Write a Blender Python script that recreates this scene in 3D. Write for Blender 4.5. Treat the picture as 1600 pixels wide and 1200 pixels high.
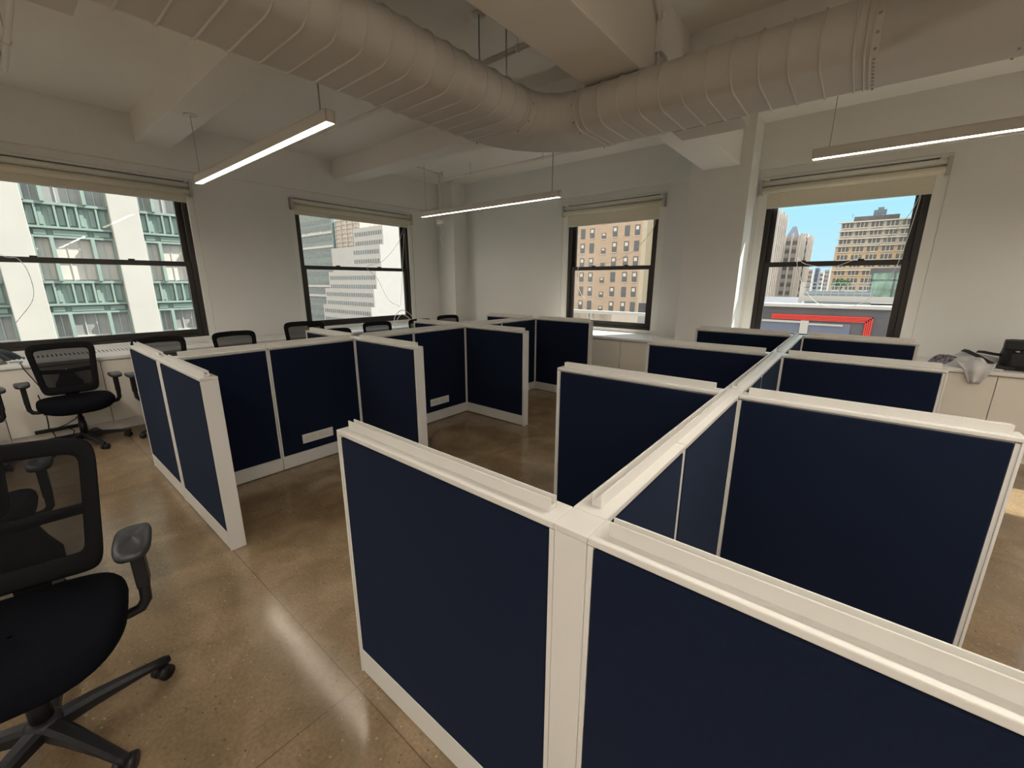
import bpy, math, random
from mathutils import Vector, Matrix
random.seed(7)
PI = math.pi
SC = bpy.context.scene
COL = SC.collection
for o in list(bpy.data.objects): bpy.data.objects.remove(o)

# ------------------------------------------------------------------ camera
cam = bpy.data.objects.new('camera', bpy.data.cameras.new('camera'))
COL.objects.link(cam)
cam.data.sensor_width = 36.0
cam.data.lens = 646.88 / 1600 * 36.0
cam.data.clip_start = 0.02; cam.data.clip_end = 2000
cam.location = (0, 0, 1.64)
cam.rotation_euler = (math.radians(76.1472), math.radians(-0.1028), math.radians(39.1973))
SC.camera = cam

# ------------------------------------------------------------------ world, sun, exposure
SC.view_settings.view_transform = 'Standard'
SC.view_settings.look = 'None'
SC.view_settings.gamma = 1
SC.view_settings.exposure = 0.45
SC.view_settings.use_curve_mapping = False
W = bpy.data.worlds.new('world'); SC.world = W; W.use_nodes = True
nt = W.node_tree; nt.nodes.clear()
wo = nt.nodes.new('ShaderNodeOutputWorld'); bg = nt.nodes.new('ShaderNodeBackground')
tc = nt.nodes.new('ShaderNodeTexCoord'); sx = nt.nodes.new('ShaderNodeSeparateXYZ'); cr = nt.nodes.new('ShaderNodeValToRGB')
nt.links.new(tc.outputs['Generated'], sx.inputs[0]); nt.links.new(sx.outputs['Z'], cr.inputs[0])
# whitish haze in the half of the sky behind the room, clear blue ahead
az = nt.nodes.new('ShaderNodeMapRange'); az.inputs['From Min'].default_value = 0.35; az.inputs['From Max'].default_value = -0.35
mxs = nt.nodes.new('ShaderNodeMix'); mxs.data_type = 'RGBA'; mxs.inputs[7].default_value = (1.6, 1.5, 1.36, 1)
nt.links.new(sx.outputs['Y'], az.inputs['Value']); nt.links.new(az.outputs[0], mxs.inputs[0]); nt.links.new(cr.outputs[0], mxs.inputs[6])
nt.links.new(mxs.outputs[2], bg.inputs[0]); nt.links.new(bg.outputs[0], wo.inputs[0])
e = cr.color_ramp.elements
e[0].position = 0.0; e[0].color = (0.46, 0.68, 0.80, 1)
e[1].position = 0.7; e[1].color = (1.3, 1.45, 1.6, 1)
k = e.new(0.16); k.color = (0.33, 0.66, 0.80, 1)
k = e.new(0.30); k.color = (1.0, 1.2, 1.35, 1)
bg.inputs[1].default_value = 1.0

SUN_TO = Vector((0.47, 0.79, 1.0)).normalized()      # direction towards the sun
sun = bpy.data.objects.new('sun', bpy.data.lights.new('sun', 'SUN')); COL.objects.link(sun)
sun.data.energy = 8.5; sun.data.angle = 0.009; sun.data.color = (1.0, 0.95, 0.86)
sun.rotation_euler = SUN_TO.to_track_quat('Z', 'Y').to_euler()
sun.location = (30, 30, 40)

LAMP_ADDED = 80.0      # radiance of the added, unseen pendant light diffusers
LAMPCOL = (1.0, 0.94, 0.86)

# ------------------------------------------------------------------ helpers
def tag(o, label=None, cat=None, group=None, kind=None):
    if label: o['label'] = label
    if cat: o['category'] = cat
    if group: o['group'] = group
    if kind: o['kind'] = kind
    return o

def empty(name, loc=(0, 0, 0), rz=0.0, label=None, cat=None, group=None, kind=None):
    o = bpy.data.objects.new(name, None); COL.objects.link(o)
    o.location = loc; o.rotation_euler = (0, 0, rz); o.empty_display_size = 0.1
    return tag(o, label, cat, group, kind)

def copy_tree(o, parent=None):
    c = o.copy(); COL.objects.link(c); c.parent = parent
    for ch in list(o.children): copy_tree(ch, c)
    return c

class MB:
    def __init__(s): s.v = []; s.f = []; s.sm = []
    def add(s, vs, fs, smooth=False):
        n = len(s.v); s.v += [tuple(v) for v in vs]; s.f += [tuple(i + n for i in f) for f in fs]; s.sm += [smooth] * len(fs); return s
    def box(s, x0, y0, z0, x1, y1, z1):
        if x0 > x1: x0, x1 = x1, x0
        if y0 > y1: y0, y1 = y1, y0
        if z0 > z1: z0, z1 = z1, z0
        vs = [(x, y, z) for z in (z0, z1) for y in (y0, y1) for x in (x0, x1)]
        return s.add(vs, [(0, 2, 3, 1), (4, 5, 7, 6), (0, 1, 5, 4), (2, 6, 7, 3), (0, 4, 6, 2), (1, 3, 7, 5)])
    def obox(s, c, ax, ay, az):       # oriented box: centre and three half vectors
        c = Vector(c); ax = Vector(ax); ay = Vector(ay); az = Vector(az)
        vs = [c + ax * i + ay * j + az * k for k in (-1, 1) for j in (-1, 1) for i in (-1, 1)]
        return s.add(vs, [(0, 2, 3, 1), (4, 5, 7, 6), (0, 1, 5, 4), (2, 6, 7, 3), (0, 4, 6, 2), (1, 3, 7, 5)])
    def tube(s, pts, r, n=10, caps=True):
        pts = [Vector(p) for p in pts]; m = len(pts)
        rs = r if isinstance(r, (list, tuple)) else [r] * m
        vs = []; fs = []; up = None
        for i, p in enumerate(pts):
            d = (pts[min(i + 1, m - 1)] - pts[max(i - 1, 0)]).normalized()
            if up is None:
                up = Vector((0, 0, 1)) if abs(d.z) < 0.9 else Vector((1, 0, 0))
            a = d.cross(up).normalized(); b = a.cross(d).normalized(); up = b
            for k in range(n):
                t = 2 * PI * k / n; vs.append(p + (a * math.cos(t) + b * math.sin(t)) * rs[i])
        for i in range(m - 1):
            for k in range(n):
                a = i * n + k; b = i * n + (k + 1) % n
                fs.append((a, b, b + n, a + n))
        if caps: fs += [tuple(range(n))[::-1], tuple(range((m - 1) * n, m * n))]
        return s.add(vs, fs, True)
    def cyl(s, p, q, r, n=16): return s.tube([p, q], r, n)
    def lathe(s, prof, c=(0, 0, 0), n=24):     # prof: (r, z)
        vs = []; fs = []; m = len(prof)
        for r, z in prof:
            for k in range(n):
                t = 2 * PI * k / n; vs.append((c[0] + r * math.cos(t), c[1] + r * math.sin(t), c[2] + z))
        for i in range(m - 1):
            for k in range(n):
                a = i * n + k; b = i * n + (k + 1) % n; fs.append((a, b, b + n, a + n))
        fs += [tuple(range(n))[::-1], tuple(range((m - 1) * n, m * n))]
        return s.add(vs, fs, True)
    def grid(s, rows, closed=False, smooth=True):    # rows of equal length
        n = len(rows[0]); vs = [v for r in rows for v in r]; fs = []
        for i in range(len(rows) - 1):
            for k in range(n if closed else n - 1):
                a = i * n + k; b = i * n + (k + 1) % n; fs.append((a, b, b + n, a + n))
        return s.add(vs, fs, smooth)
    def build(s, name, mat, parent=None, bevel=0.0, loc=None, seg=2, sub=0, solid=0):
        me = bpy.data.meshes.new(name); me.from_pydata(s.v, [], s.f)
        me.polygons.foreach_set('use_smooth', s.sm); me.update()
        if isinstance(mat, (list, tuple)):
            for m in mat: me.materials.append(m)
        else: me.materials.append(mat)
        o = bpy.data.objects.new(name, me); COL.objects.link(o)
        if parent: o.parent = parent
        if loc: o.location = loc
        if solid:
            m = o.modifiers.new('solid', 'SOLIDIFY'); m.thickness = solid; m.offset = 0
        if bevel:
            m = o.modifiers.new('bevel', 'BEVEL'); m.width = bevel; m.segments = seg; m.limit_method = 'ANGLE'; m.angle_limit = math.radians(40)
        if sub:
            m = o.modifiers.new('sub', 'SUBSURF'); m.levels = sub; m.render_levels = sub
        return o

def bx(name, mat, parent, *a, bevel=0.0):
    m = MB()
    for q in a: m.box(*q)
    return m.build(name, mat, parent, bevel)

# ------------------------------------------------------------------ materials
def mat(name, col, rough=0.6, metal=0.0, spec=0.5, var=0.0, scale=8.0, bump=0.0, bscale=60.0, alpha_mix=0.0, emit=0.0, sheen=0.0, coat=0.0):
    m = bpy.data.materials.new(name); m.use_nodes = True
    n = m.node_tree; b = n.nodes['Principled BSDF']; L = n.links
    b.inputs['Base Color'].default_value = (*col, 1); b.inputs['Roughness'].default_value = rough
    b.inputs['Metallic'].default_value = metal; b.inputs['Specular IOR Level'].default_value = spec
    if sheen: b.inputs['Sheen Weight'].default_value = sheen; b.inputs['Sheen Tint'].default_value = (0.45, 0.65, 1.0, 1)
    if coat: b.inputs['Coat Weight'].default_value = coat; b.inputs['Coat Roughness'].default_value = 0.15
    t = n.nodes.new('ShaderNodeTexCoord')
    if var:
        no = n.nodes.new('ShaderNodeTexNoise'); no.inputs['Scale'].default_value = scale; no.inputs['Detail'].default_value = 4
        mp = n.nodes.new('ShaderNodeMapRange'); mp.inputs['To Min'].default_value = 1 - var; mp.inputs['To Max'].default_value = 1 + var
        mp.inputs['From Min'].default_value = 0.3; mp.inputs['From Max'].default_value = 0.7
        vm = n.nodes.new('ShaderNodeVectorMath'); vm.operation = 'SCALE'; vm.inputs[0].default_value = col
        L.new(t.outputs['Object'], no.inputs['Vector']); L.new(no.outputs['Fac'], mp.inputs['Value'])
        L.new(mp.outputs[0], vm.inputs['Scale']); L.new(vm.outputs[0], b.inputs['Base Color'])
    if bump:
        no = n.nodes.new('ShaderNodeTexNoise'); no.inputs['Scale'].default_value = bscale; no.inputs['Detail'].default_value = 3
        bu = n.nodes.new('ShaderNodeBump'); bu.inputs['Strength'].default_value = bump; bu.inputs['Distance'].default_value = 0.01
        L.new(t.outputs['Object'], no.inputs['Vector']); L.new(no.outputs['Fac'], bu.inputs['Height']); L.new(bu.outputs[0], b.inputs['Normal'])
    if emit:
        b.inputs['Emission Color'].default_value = (*col, 1); b.inputs['Emission Strength'].default_value = emit
    if alpha_mix:
        tr = n.nodes.new('ShaderNodeBsdfTransparent'); mx = n.nodes.new('ShaderNodeMixShader'); mx.inputs[0].default_value = alpha_mix
        L.new(b.outputs[0], mx.inputs[1]); L.new(tr.outputs[0], mx.inputs[2]); L.new(mx.outputs[0], n.nodes['Material Output'].inputs['Surface'])
    return m

M = {}
M['wall'] = mat('wall_paint', (0.74, 0.735, 0.70), 0.75, var=0.015, scale=1.5, bump=0.06, bscale=30)
M['ceil'] = mat('ceiling_paint', (0.80, 0.77, 0.71), 0.8, var=0.025, scale=1.2, bump=0.12, bscale=12)
M['beam'] = mat('beam_paint', (0.78, 0.75, 0.70), 0.75, var=0.02, scale=2, bump=0.08, bscale=18)
M['duct'] = mat('duct_paint', (0.56, 0.535, 0.50), 0.55, var=0.02, scale=3)
M['trim'] = mat('trim_paint', (0.78, 0.77, 0.72), 0.45)
M['white'] = mat('white_metal', (0.62, 0.60, 0.555), 0.33, var=0.01, scale=5)
M['cap'] = mat('cap_metal', (0.60, 0.58, 0.53), 0.24, var=0.01, scale=5)
M['gap'] = mat('dark_gap', (0.03, 0.03, 0.03), 0.8)
M['navy'] = mat('navy_fabric', (0.0055, 0.0095, 0.024), 0.95, spec=0.12, var=0.10, scale=140, bump=0.2, bscale=900, sheen=0.035)
M['cab'] = mat('cabinet_laminate', (0.72, 0.67, 0.58), 0.42, var=0.01, scale=3)
M['cabtop'] = mat('sill_top_laminate', (0.72, 0.70, 0.66), 0.35)
M['frame'] = mat('bronze_window_frame', (0.030, 0.024, 0.020), 0.35, metal=0.3)
M['shade'] = mat('cream_shade_fabric', (0.72, 0.67, 0.54), 0.8, var=0.03, scale=40)
M['shadew'] = mat('blind_roller', (0.72, 0.71, 0.64), 0.6)
M['bracket'] = mat('blind_bracket', (0.45, 0.45, 0.43), 0.5)
M['black'] = mat('black_plastic', (0.008, 0.008, 0.009), 0.45, spec=0.35)
M['bframe'] = mat('matte_back_frame', (0.006, 0.006, 0.007), 0.75, spec=0.12)
M['pad'] = mat('arm_pad_rubber', (0.020, 0.021, 0.024), 0.40)
M['seat'] = mat('black_seat_fabric', (0.0030, 0.0035, 0.0055), 0.95, spec=0.08, var=0.2, scale=300, bump=0.2, bscale=700)
M['mesh'] = mat('black_mesh', (0.007, 0.007, 0.008), 0.8, spec=0.1, alpha_mix=0.22)
M['cloth'] = mat('grey_cloth', (0.55, 0.53, 0.52), 0.9, var=0.12, scale=9, bump=0.2, bscale=60)
M['bag'] = mat("black_nylon", (0.006, 0.0065, 0.007), 0.65, var=0.2, scale=20, bump=0.3, bscale=90)
M['olive'] = mat('mottled_cloth', (0.12, 0.12, 0.08), 0.9, var=0.7, scale=60)
M['steel'] = mat('steel', (0.5, 0.5, 0.5), 0.35, metal=0.9)
M['wire'] = mat('grey_wire', (0.35, 0.34, 0.32), 0.5)
M['cord'] = mat('white_cord', (0.85, 0.85, 0.82), 0.5)
M['housing'] = mat('light_housing', (0.62, 0.58, 0.52), 0.45)
M['diff'] = mat('light_diffuser', LAMPCOL, 0.5, emit=LAMP_ADDED)
M['diffdim'] = mat('light_diffuser_dimmed', (1.0, 0.88, 0.72), 0.5, emit=15.0)
M['pipe'] = mat('painted_pipe', (0.74, 0.71, 0.65), 0.5)

def glass(name, refl=0.06, tint=(1, 1, 1)):
    m = bpy.data.materials.new(name); m.use_nodes = True; n = m.node_tree; n.nodes.clear()
    o = n.nodes.new('ShaderNodeOutputMaterial'); t = n.nodes.new('ShaderNodeBsdfTransparent'); g = n.nodes.new('ShaderNodeBsdfGlossy')
    mx = n.nodes.new('ShaderNodeMixShader'); t.inputs[0].default_value = (*tint, 1); g.inputs['Roughness'].default_value = 0.02
    mx.inputs[0].default_value = refl
    n.links.new(t.outputs[0], mx.inputs[1]); n.links.new(g.outputs[0], mx.inputs[2]); n.links.new(mx.outputs[0], o.inputs[0])
    return m
M['glass'] = glass('window_glass', 0.012, (0.97, 0.98, 0.97))

def floor_mat():
    m = bpy.data.materials.new('polished_concrete'); m.use_nodes = True; n = m.node_tree; L = n.links; b = n.nodes['Principled BSDF']
    tc = n.nodes.new('ShaderNodeTexCoord')
    def noise(s, d=5, dist=0.0):
        k = n.nodes.new('ShaderNodeTexNoise'); k.inputs['Scale'].default_value = s; k.inputs['Detail'].default_value = d; k.inputs['Distortion'].default_value = dist
        L.new(tc.outputs['Object'], k.inputs['Vector']); return k
    def ramp(src, a, b_, ca, cb):
        r = n.nodes.new('ShaderNodeValToRGB'); r.color_ramp.elements[0].position = a; r.color_ramp.elements[1].position = b_
        r.color_ramp.elements[0].color = (*ca, 1); r.color_ramp.elements[1].color = (*cb, 1); L.new(src, r.inputs[0]); return r
    def mix(f, a, b_, mode='MIX'):
        x = n.nodes.new('ShaderNodeMix'); x.data_type = 'RGBA'; x.blend_type = mode
        if hasattr(f, 'links'): L.new(f, x.inputs[0])
        else: x.inputs[0].default_value = f
        for s, v in ((x.inputs[6], a), (x.inputs[7], b_)):
            if hasattr(v, 'links'): L.new(v, s)
            else: s.default_value = (*v, 1)
        return x.outputs[2]
    big = ramp(noise(0.9, 6, 0.4).outputs['Fac'], 0.32, 0.68, (0.185, 0.127, 0.071), (0.290, 0.216, 0.135))
    mid = ramp(noise(4.5, 8, 0.8).outputs['Fac'], 0.35, 0.7, (0.80, 0.78, 0.74), (1.12, 1.10, 1.08))
    c = mix(1.0, big.outputs[0], mid.outputs[0], 'MULTIPLY')
    fine = ramp(noise(70, 3).outputs['Fac'], 0.35, 0.65, (0.88, 0.88, 0.88), (1.10, 1.10, 1.10))
    c = mix(1.0, c, fine.outputs[0], 'MULTIPLY')
    v = n.nodes.new('ShaderNodeTexVoronoi'); v.inputs['Scale'].default_value = 55; L.new(tc.outputs['Object'], v.inputs['Vector'])
    wn = n.nodes.new('ShaderNodeSeparateColor'); L.new(v.outputs['Color'], wn.inputs[0])
    near = ramp(v.outputs['Distance'], 0.16, 0.26, (1, 1, 1), (0, 0, 0))
    sel = ramp(wn.outputs[0], 0.90, 0.92, (0, 0, 0), (1, 1, 1))
    f = mix(1.0, near.outputs[0], sel.outputs[0], 'MULTIPLY')
    c = mix(f, c, (0.38, 0.32, 0.23))
    sel2 = ramp(wn.outputs[1], 0.90, 0.92, (0, 0, 0), (1, 1, 1))
    f2 = mix(1.0, near.outputs[0], sel2.outputs[0], 'MULTIPLY')
    c = mix(f2, c, (0.10, 0.075, 0.05))
    # straight saw-cut joints
    sp_ = n.nodes.new('ShaderNodeSeparateXYZ'); L.new(tc.outputs['Object'], sp_.inputs[0])
    for ax, off, pitch in (('X', -1.365, 3.0), ('Y', 0.657, 3.0)):
        m1 = n.nodes.new('ShaderNodeMath'); m1.operation = 'SUBTRACT'; m1.inputs[1].default_value = off - pitch / 2; L.new(sp_.outputs[ax], m1.inputs[0])
        m2 = n.nodes.new('ShaderNodeMath'); m2.operation = 'FLOORED_MODULO'; m2.inputs[1].default_value = pitch; L.new(m1.outputs[0], m2.inputs[0])
        m3 = n.nodes.new('ShaderNodeMath'); m3.operation = 'SUBTRACT'; m3.inputs[1].default_value = pitch / 2; L.new(m2.outputs[0], m3.inputs[0])
        m4 = n.nodes.new('ShaderNodeMath'); m4.operation = 'ABSOLUTE'; L.new(m3.outputs[0], m4.inputs[0])
        ck = ramp(m4.outputs[0], 0.0012, 0.0035, (0.45, 0.42, 0.40), (1, 1, 1))
        c = mix(1.0, c, ck.outputs[0], 'MULTIPLY')
    L.new(c, b.inputs['Base Color'])
    rr = n.nodes.new('ShaderNodeMapRange'); rr.inputs['To Min'].default_value = 0.09; rr.inputs['To Max'].default_value = 0.20
    L.new(noise(2.2, 6, 0.5).outputs['Fac'], rr.inputs['Value']); L.new(rr.outputs[0], b.inputs['Roughness'])
    b.inputs['Specular IOR Level'].default_value = 0.5
    bu = n.nodes.new('ShaderNodeBump'); bu.inputs['Strength'].default_value = 0.05; bu.inputs['Distance'].default_value = 0.01
    L.new(noise(14, 4).outputs['Fac'], bu.inputs['Height']); L.new(bu.outputs[0], b.inputs['Normal'])
    return m
M['floor'] = floor_mat()

# ------------------------------------------------------------------ room shell
CZ = 3.54            # ceiling height
XU, XL = -6.90, -6.95      # left wall: upper face, recessed lower face
YU, YL = 6.38, 6.43        # back wall: the same
LED = 3.01           # height of the ledge where the upper wall juts out
TH = 0.28
XR, YB = 5.6, -4.6         # right and rear wall
def struct(name, mb, m, parent=None, bevel=0.0):
    o = mb.build(name, m, parent, bevel)
    if parent is None: o['kind'] = 'structure'
    return o
struct('floor', MB().box(-7.25, YB - .1, -0.2, XR + .1, 6.75, 0), M['floor'])
struct('ceiling', MB().box(-7.25, YB - .1, CZ, XR + .1, 6.75, CZ + 0.2), M['ceil'])

WZ0, WZ1 = 0.885, 2.925     # window opening
W1 = (-0.38, 1.90); W2 = (3.12, 5.42)          # along Y in the left wall
W3 = (-4.12, -2.35); W4 = (-1.17, 0.55); W5 = (1.86, 3.48); W6_ADDED = (3.95, 5.35)   # along X in the back wall; last one unseen, added for more sun bounce
def wall_y(name, xa, xb, y0, y1, holes, z0=0, z1=LED):   # wall running along Y
    m = MB(); y = y0
    for a, b in holes:
        m.box(xa, y, z0, xb, a, z1); m.box(xa, a, z0, xb, b, WZ0); m.box(xa, a, WZ1, xb, b, z1); y = b
    m.box(xa, y, z0, xb, y1, z1); return m
m = wall_y('wall_left', XL - TH, XL, YB - .1, YL, [W1, W2])
m.box(XL - TH, YB - .1, LED, XU, YL, CZ)
struct('wall_left', m, M['wall'])
m = MB(); x = XL - TH
for a, b in (W3, W4, W5, W6_ADDED):
    m.box(x, YL, 0, a, YL + TH, LED); m.box(a, YL, 0, b, YL + TH, WZ0); m.box(a, YL, WZ1, b, YL + TH, LED); x = b
m.box(x, YL, 0, XR + .1, YL + TH, LED); m.box(XL - TH, YU, LED, XR + .1, YL + TH, CZ)
struct('wall_back', m, M['wall'])
struct('wall_right', MB().box(XR, YB - .1, 0, XR + .1, 6.43, CZ), M['wall'])
struct('wall_rear', MB().box(XL, YB - .1, 0, XR, YB, CZ), M['wall'])
struct('trim_1', MB().box(-1.91, 5.97, 0, -1.20, YL + .01, CZ), M['wall'], bevel=0.004)         # column
struct('trim_2', MB().box(XL - .01, 6.05, 0, -6.44, YL + .01, CZ), M['wall'], bevel=0.004)      # corner chase
struct('trim_3', MB().box(-1.75, YB, LED, -1.335, 6.0, CZ + .01), M['beam'], bevel=0.008)       # girder
n = 4
for y0 in (-1.05, 1.40, 3.86):
    for xa, xb in ((XU - .02, -1.74), (-1.345, XR)):
        struct('trim_%d' % n, MB().box(xa, y0, 3.245, xb, y0 + 0.335, CZ + .01), M['beam'], bevel=0.006); n += 1

# windows: built in local coordinates, u along the wall, v = out of the room, then placed
def window(idx, u0, u1, kind, nz=True):
    """kind 'L' = left wall (u is world Y, out is -X); 'B' = back wall (u is world X, out is +Y)"""
    w = u1 - u0
    if kind == 'L': loc, rz = (XL, u0, 0), PI / 2
    else: loc, rz = (u0, YL, 0), 0
    r = empty('window_%d' % idx, loc, rz, kind='structure')
    c = 0.075 if kind == 'L' else 0.10   # casing
    d0, d1 = 0.012, 0.20
    cs = MB(); cs.box(0, d0, WZ0, c, d1, WZ1); cs.box(w - c, d0, WZ0, w, d1, WZ1); cs.box(c, d0, WZ1 - 0.03, w - c, d1, WZ1)
    cs.box(0, -0.002, WZ0, w, d1 + .08, WZ0 + 0.012)
    cs.build('casing', M['trim'], r, 0.004)
    f0, f1 = c, w - c; z0, z1 = WZ0 + 0.012, WZ1 - 0.03
    fr = MB(); t = 0.055
    fr.box(f0, 0.05, z0, f0 + t, 0.19, z1); fr.box(f1 - t, 0.05, z0, f1, 0.19, z1); fr.box(f0 + t, 0.05, z1 - t, f1 - t, 0.19, z1); fr.box(f0 + t, 0.05, z0, f1 - t, 0.19, z0 + .035)
    fr.build('frame', M['frame'], r, 0.003)
    a, b = f0 + t, f1 - t; zm = 1.865; s = 0.062
    up = MB(); up.box(a, 0.125, zm - .03, a + s, 0.16, z1 - t); up.box(b - s, 0.125, zm - .03, b, 0.16, z1 - t); up.box(a + s, 0.125, zm - .03, b - s, 0.16, zm + .025); up.box(a + s, 0.125, z1 - t - s, b - s, 0.16, z1 - t)
    o = up.build('upper_sash', M['frame'], r, 0.003)
    MB().box(a + s, 0.140, zm + .02, b - s, 0.146, z1 - t - s).build('pane', M['glass'], o)
    lo = MB(); lo.box(a, 0.075, z0 + .035, a + s, 0.115, zm + .03); lo.box(b - s, 0.075, z0 + .035, b, 0.115, zm + .03); lo.box(a + s, 0.075, zm - .03, b - s, 0.115, zm + .03); lo.box(a + s, 0.075, z0 + .035, b - s, 0.115, z0 + .10)
    o = lo.build('lower_sash', M['frame'], r, 0.003)
    MB().box(a + s, 0.092, z0 + .10, b - s, 0.098, zm - .03).build('pane', M['glass'], o)
    for q in (0.3, 0.7):
        u = a + (b - a) * q
        MB().box(u - .03, 0.06, zm + .03, u + .03, 0.10, zm + .045).build('sash_lock', M['frame'], r, 0.003)
    return r
window(1, *W1, 'L'); window(2, *W2, 'L'); window(3, *W3, 'B'); window(4, *W4, 'B'); window(5, *W5, 'B'); window(6, *W6_ADDED, 'B')
bpy.context.view_layer.update()

# ------------------------------------------------------------------ roller blinds
def blind(u0, u1, kind, drop, label, slot=0.0):
    w = u1 - u0
    if kind == 'L': loc, rz = (XL, u0, 0), PI / 2
    else: loc, rz = (u0, YL, 0), 0
    r = empty('roller_blind', loc, rz, label, 'blind', 'cream roller blinds at the window heads')
    zt = WZ1 - 0.035
    def rod(y, z, rad, x0=0.03, x1=w - 0.04): return MB().cyl((x0, y, z), (x1, y, z), rad, 20)
    for x in (0.006, w - 0.040): MB().box(x, -0.050, zt - 0.180, x + 0.034, 0.045, zt).build('bracket', M['bracket'], r, 0.003)
    rod(-0.006, zt - 0.047, 0.034).build('upper_roller', M['shadew'], r)
    rod(-0.010, zt - 0.125, 0.040).build('fabric_roll', M['shade'], r)
    s = MB().box(0.045, 0.024, zt - drop, w - 0.055, 0.028, zt - 0.12)
    sh = s.build('shade_fabric', M['shade'], r)
    MB().box(0.045, 0.018, zt - drop - 0.02, w - 0.055, 0.034, zt - drop).build('bottom_rail', M['shadew'], sh, 0.003)
    return r
blind(W1[0], W1[1], 'L', 0.235, 'long cream roller blind rolled up over the big left window facing the pale stone facade')
blind(W2[0], W2[1], 'L', 0.215, 'cream roller blind rolled up over the left wall window nearest the room corner')
blind(W3[0], W3[1], 'B', 0.32, 'cream roller blind over the back window that looks onto the tan brick building')
blind(W4[0], W4[1], 'B', 0.32, 'cream roller blind over the back window that shows blue sky, right of the column')

def cord(name, pts, label, r=0.0035, m='cord', cat='cord', group=None):
    P = [Vector(p) for p in pts]; out = []
    for i in range(len(P) - 1):
        p0 = P[max(i - 1, 0)]; p1 = P[i]; p2 = P[i + 1]; p3 = P[min(i + 2, len(P) - 1)]
        for s in range(8):
            t = s / 8
            out.append(0.5 * ((2 * p1) + (-p0 + p2) * t + (2 * p0 - 5 * p1 + 4 * p2 - p3) * t * t + (-p0 + 3 * p1 - 3 * p2 + p3) * t ** 3))
    out.append(P[-1])
    o = MB().tube(out, r, 6).build(name, M[m])
    return tag(o, label, cat, group)
yb = YL + 0.055
cord('blind_cord', [(-2.50, yb - .02, 2.62), (-2.56, yb, 2.40), (-2.85, yb, 2.10), (-3.30, yb, 1.93), (-3.78, yb, 1.91), (-3.80, yb, 1.60), (-3.72, yb, 1.42), (-3.62, yb, 1.36)],
     'thin white cord looping across the window that shows the tan brick building')
cord('blind_cord', [(0.37, yb - .02, 2.60), (0.30, yb, 2.35), (0.10, yb, 2.05), (-0.25, yb, 1.83), (-0.55, yb, 1.86), (-0.66, yb, 1.93), (-0.55, yb, 1.60), (-0.35, yb, 1.38), (-0.05, yb, 1.36), (0.15, yb, 1.50), (0.30, yb, 1.85), (0.37, yb, 2.55)],
     'thin white cord hanging in a loop across the right back window with the sky')
xb = XL - 0.055
cord('blind_cord', [(xb + .02, 5.24, 2.62), (xb, 5.10, 2.35), (xb, 4.75, 2.02), (xb, 4.40, 1.90), (xb, 4.60, 1.70), (xb, 4.80, 1.32), (xb, 5.00, 1.20), (xb, 5.10, 1.28), (xb + .02, 5.25, 2.55)],
     'thin white cord loop at the right side of the window nearest the corner')
cord('blind_cord', [(xb + .02, -0.16, 2.60), (xb, 0.10, 1.95), (xb, 0.24, 1.87), (xb, 0.29, 1.70), (xb, 0.27, 1.45), (xb, 0.10, 1.20)],
     'white cord hanging over the middle rail at the left end of the big left window')

# ------------------------------------------------------------------ perimeter radiator cabinets and their continuous tops
XF, YF, TOPZ = -6.27, 5.75, 0.84
t = empty('cabinet_top', (XF, 2, 0), 0, 'pale laminate top running under the left wall windows with a slotted air grille', 'counter')
MB().box(XL - XF + .001, YB - 2 + .02, TOPZ - 0.035, 0.02, 6.05 - 2 - .002, TOPZ).build('top_board', M['cabtop'], t, 0.004)
for y0, y1 in ((-0.35, 1.75), (3.2, 5.3)):
    gp = MB().box(-0.62, y0 - 2, TOPZ + .0002, -0.36, y1 - 2, TOPZ + .002).build('air_grille', M['gap'], t)
    g = MB(); y = y0
    while y < y1: g.box(-0.61, y - 2, TOPZ + .002, -0.37, y - 2 + 0.018, TOPZ + .006); y += 0.034
    for a_ in (-0.635, -0.370): g.box(a_, y0 - 2.02, TOPZ + .0002, a_ + .02, y1 - 1.98, TOPZ + .007)
    g.build('slats', M['cabtop'], gp)
t = empty('cabinet_top', (0, YF, 0), 0, 'pale laminate top running under the back wall windows behind the column foot', 'counter')
tb = MB(); tb.box(-6.27 + .025, -0.02, TOPZ - 0.035, -1.915, YL - YF - .001, TOPZ); tb.box(-1.915, -0.02, TOPZ - 0.035, -1.195, 5.968 - YF, TOPZ); tb.box(-1.195, -0.02, TOPZ - 0.035, XR - .002, YL - YF - .001, TOPZ)
tb.v = [(v[0], v[1], v[2]) for v in tb.v]
# keep clear of the corner chase
tb = MB(); tb.box(-6.245, -0.02, TOPZ - 0.035, -1.915, YL - YF - .001, TOPZ); tb.box(-1.915, -0.02, TOPZ - 0.035, -1.195, 5.968 - YF, TOPZ); tb.box(-1.195, -0.02, TOPZ - 0.035, XR - .002, YL - YF - .001, TOPZ)
tb.build('top_board', M['cabtop'], t, 0.004)
def cabinet(loc, rz, w, label, group):
    c = empty('radiator_cabinet', loc, rz, label, 'cabinet', group)
    MB().box(0.002, 0.02, 0.11, w - .002, 0.55, TOPZ - .037).build('body', M['cab'], c)
    MB().box(0.003, 0.0, 0.115, w - .003, 0.019, TOPZ - .047).build('door', M['cab'], c, 0.002)
    MB().box(0.001, 0.035, 0.0, w - .001, 0.055, 0.11).build('kick_plate', M['cab'], c)
    return c
gl = 'radiator cabinets along the left wall'
ys = [0.60 + 0.748 * i for i in range(-3, 7)]
names = {-3: 'out behind the swivel chairs, farthest left of the left wall row', -2: 'behind the half hidden chair at the left edge',
         -1: 'behind the chair whose arm shows at the left edge', 0: 'directly behind the swivel chair facing us by the big left window'}
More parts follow.
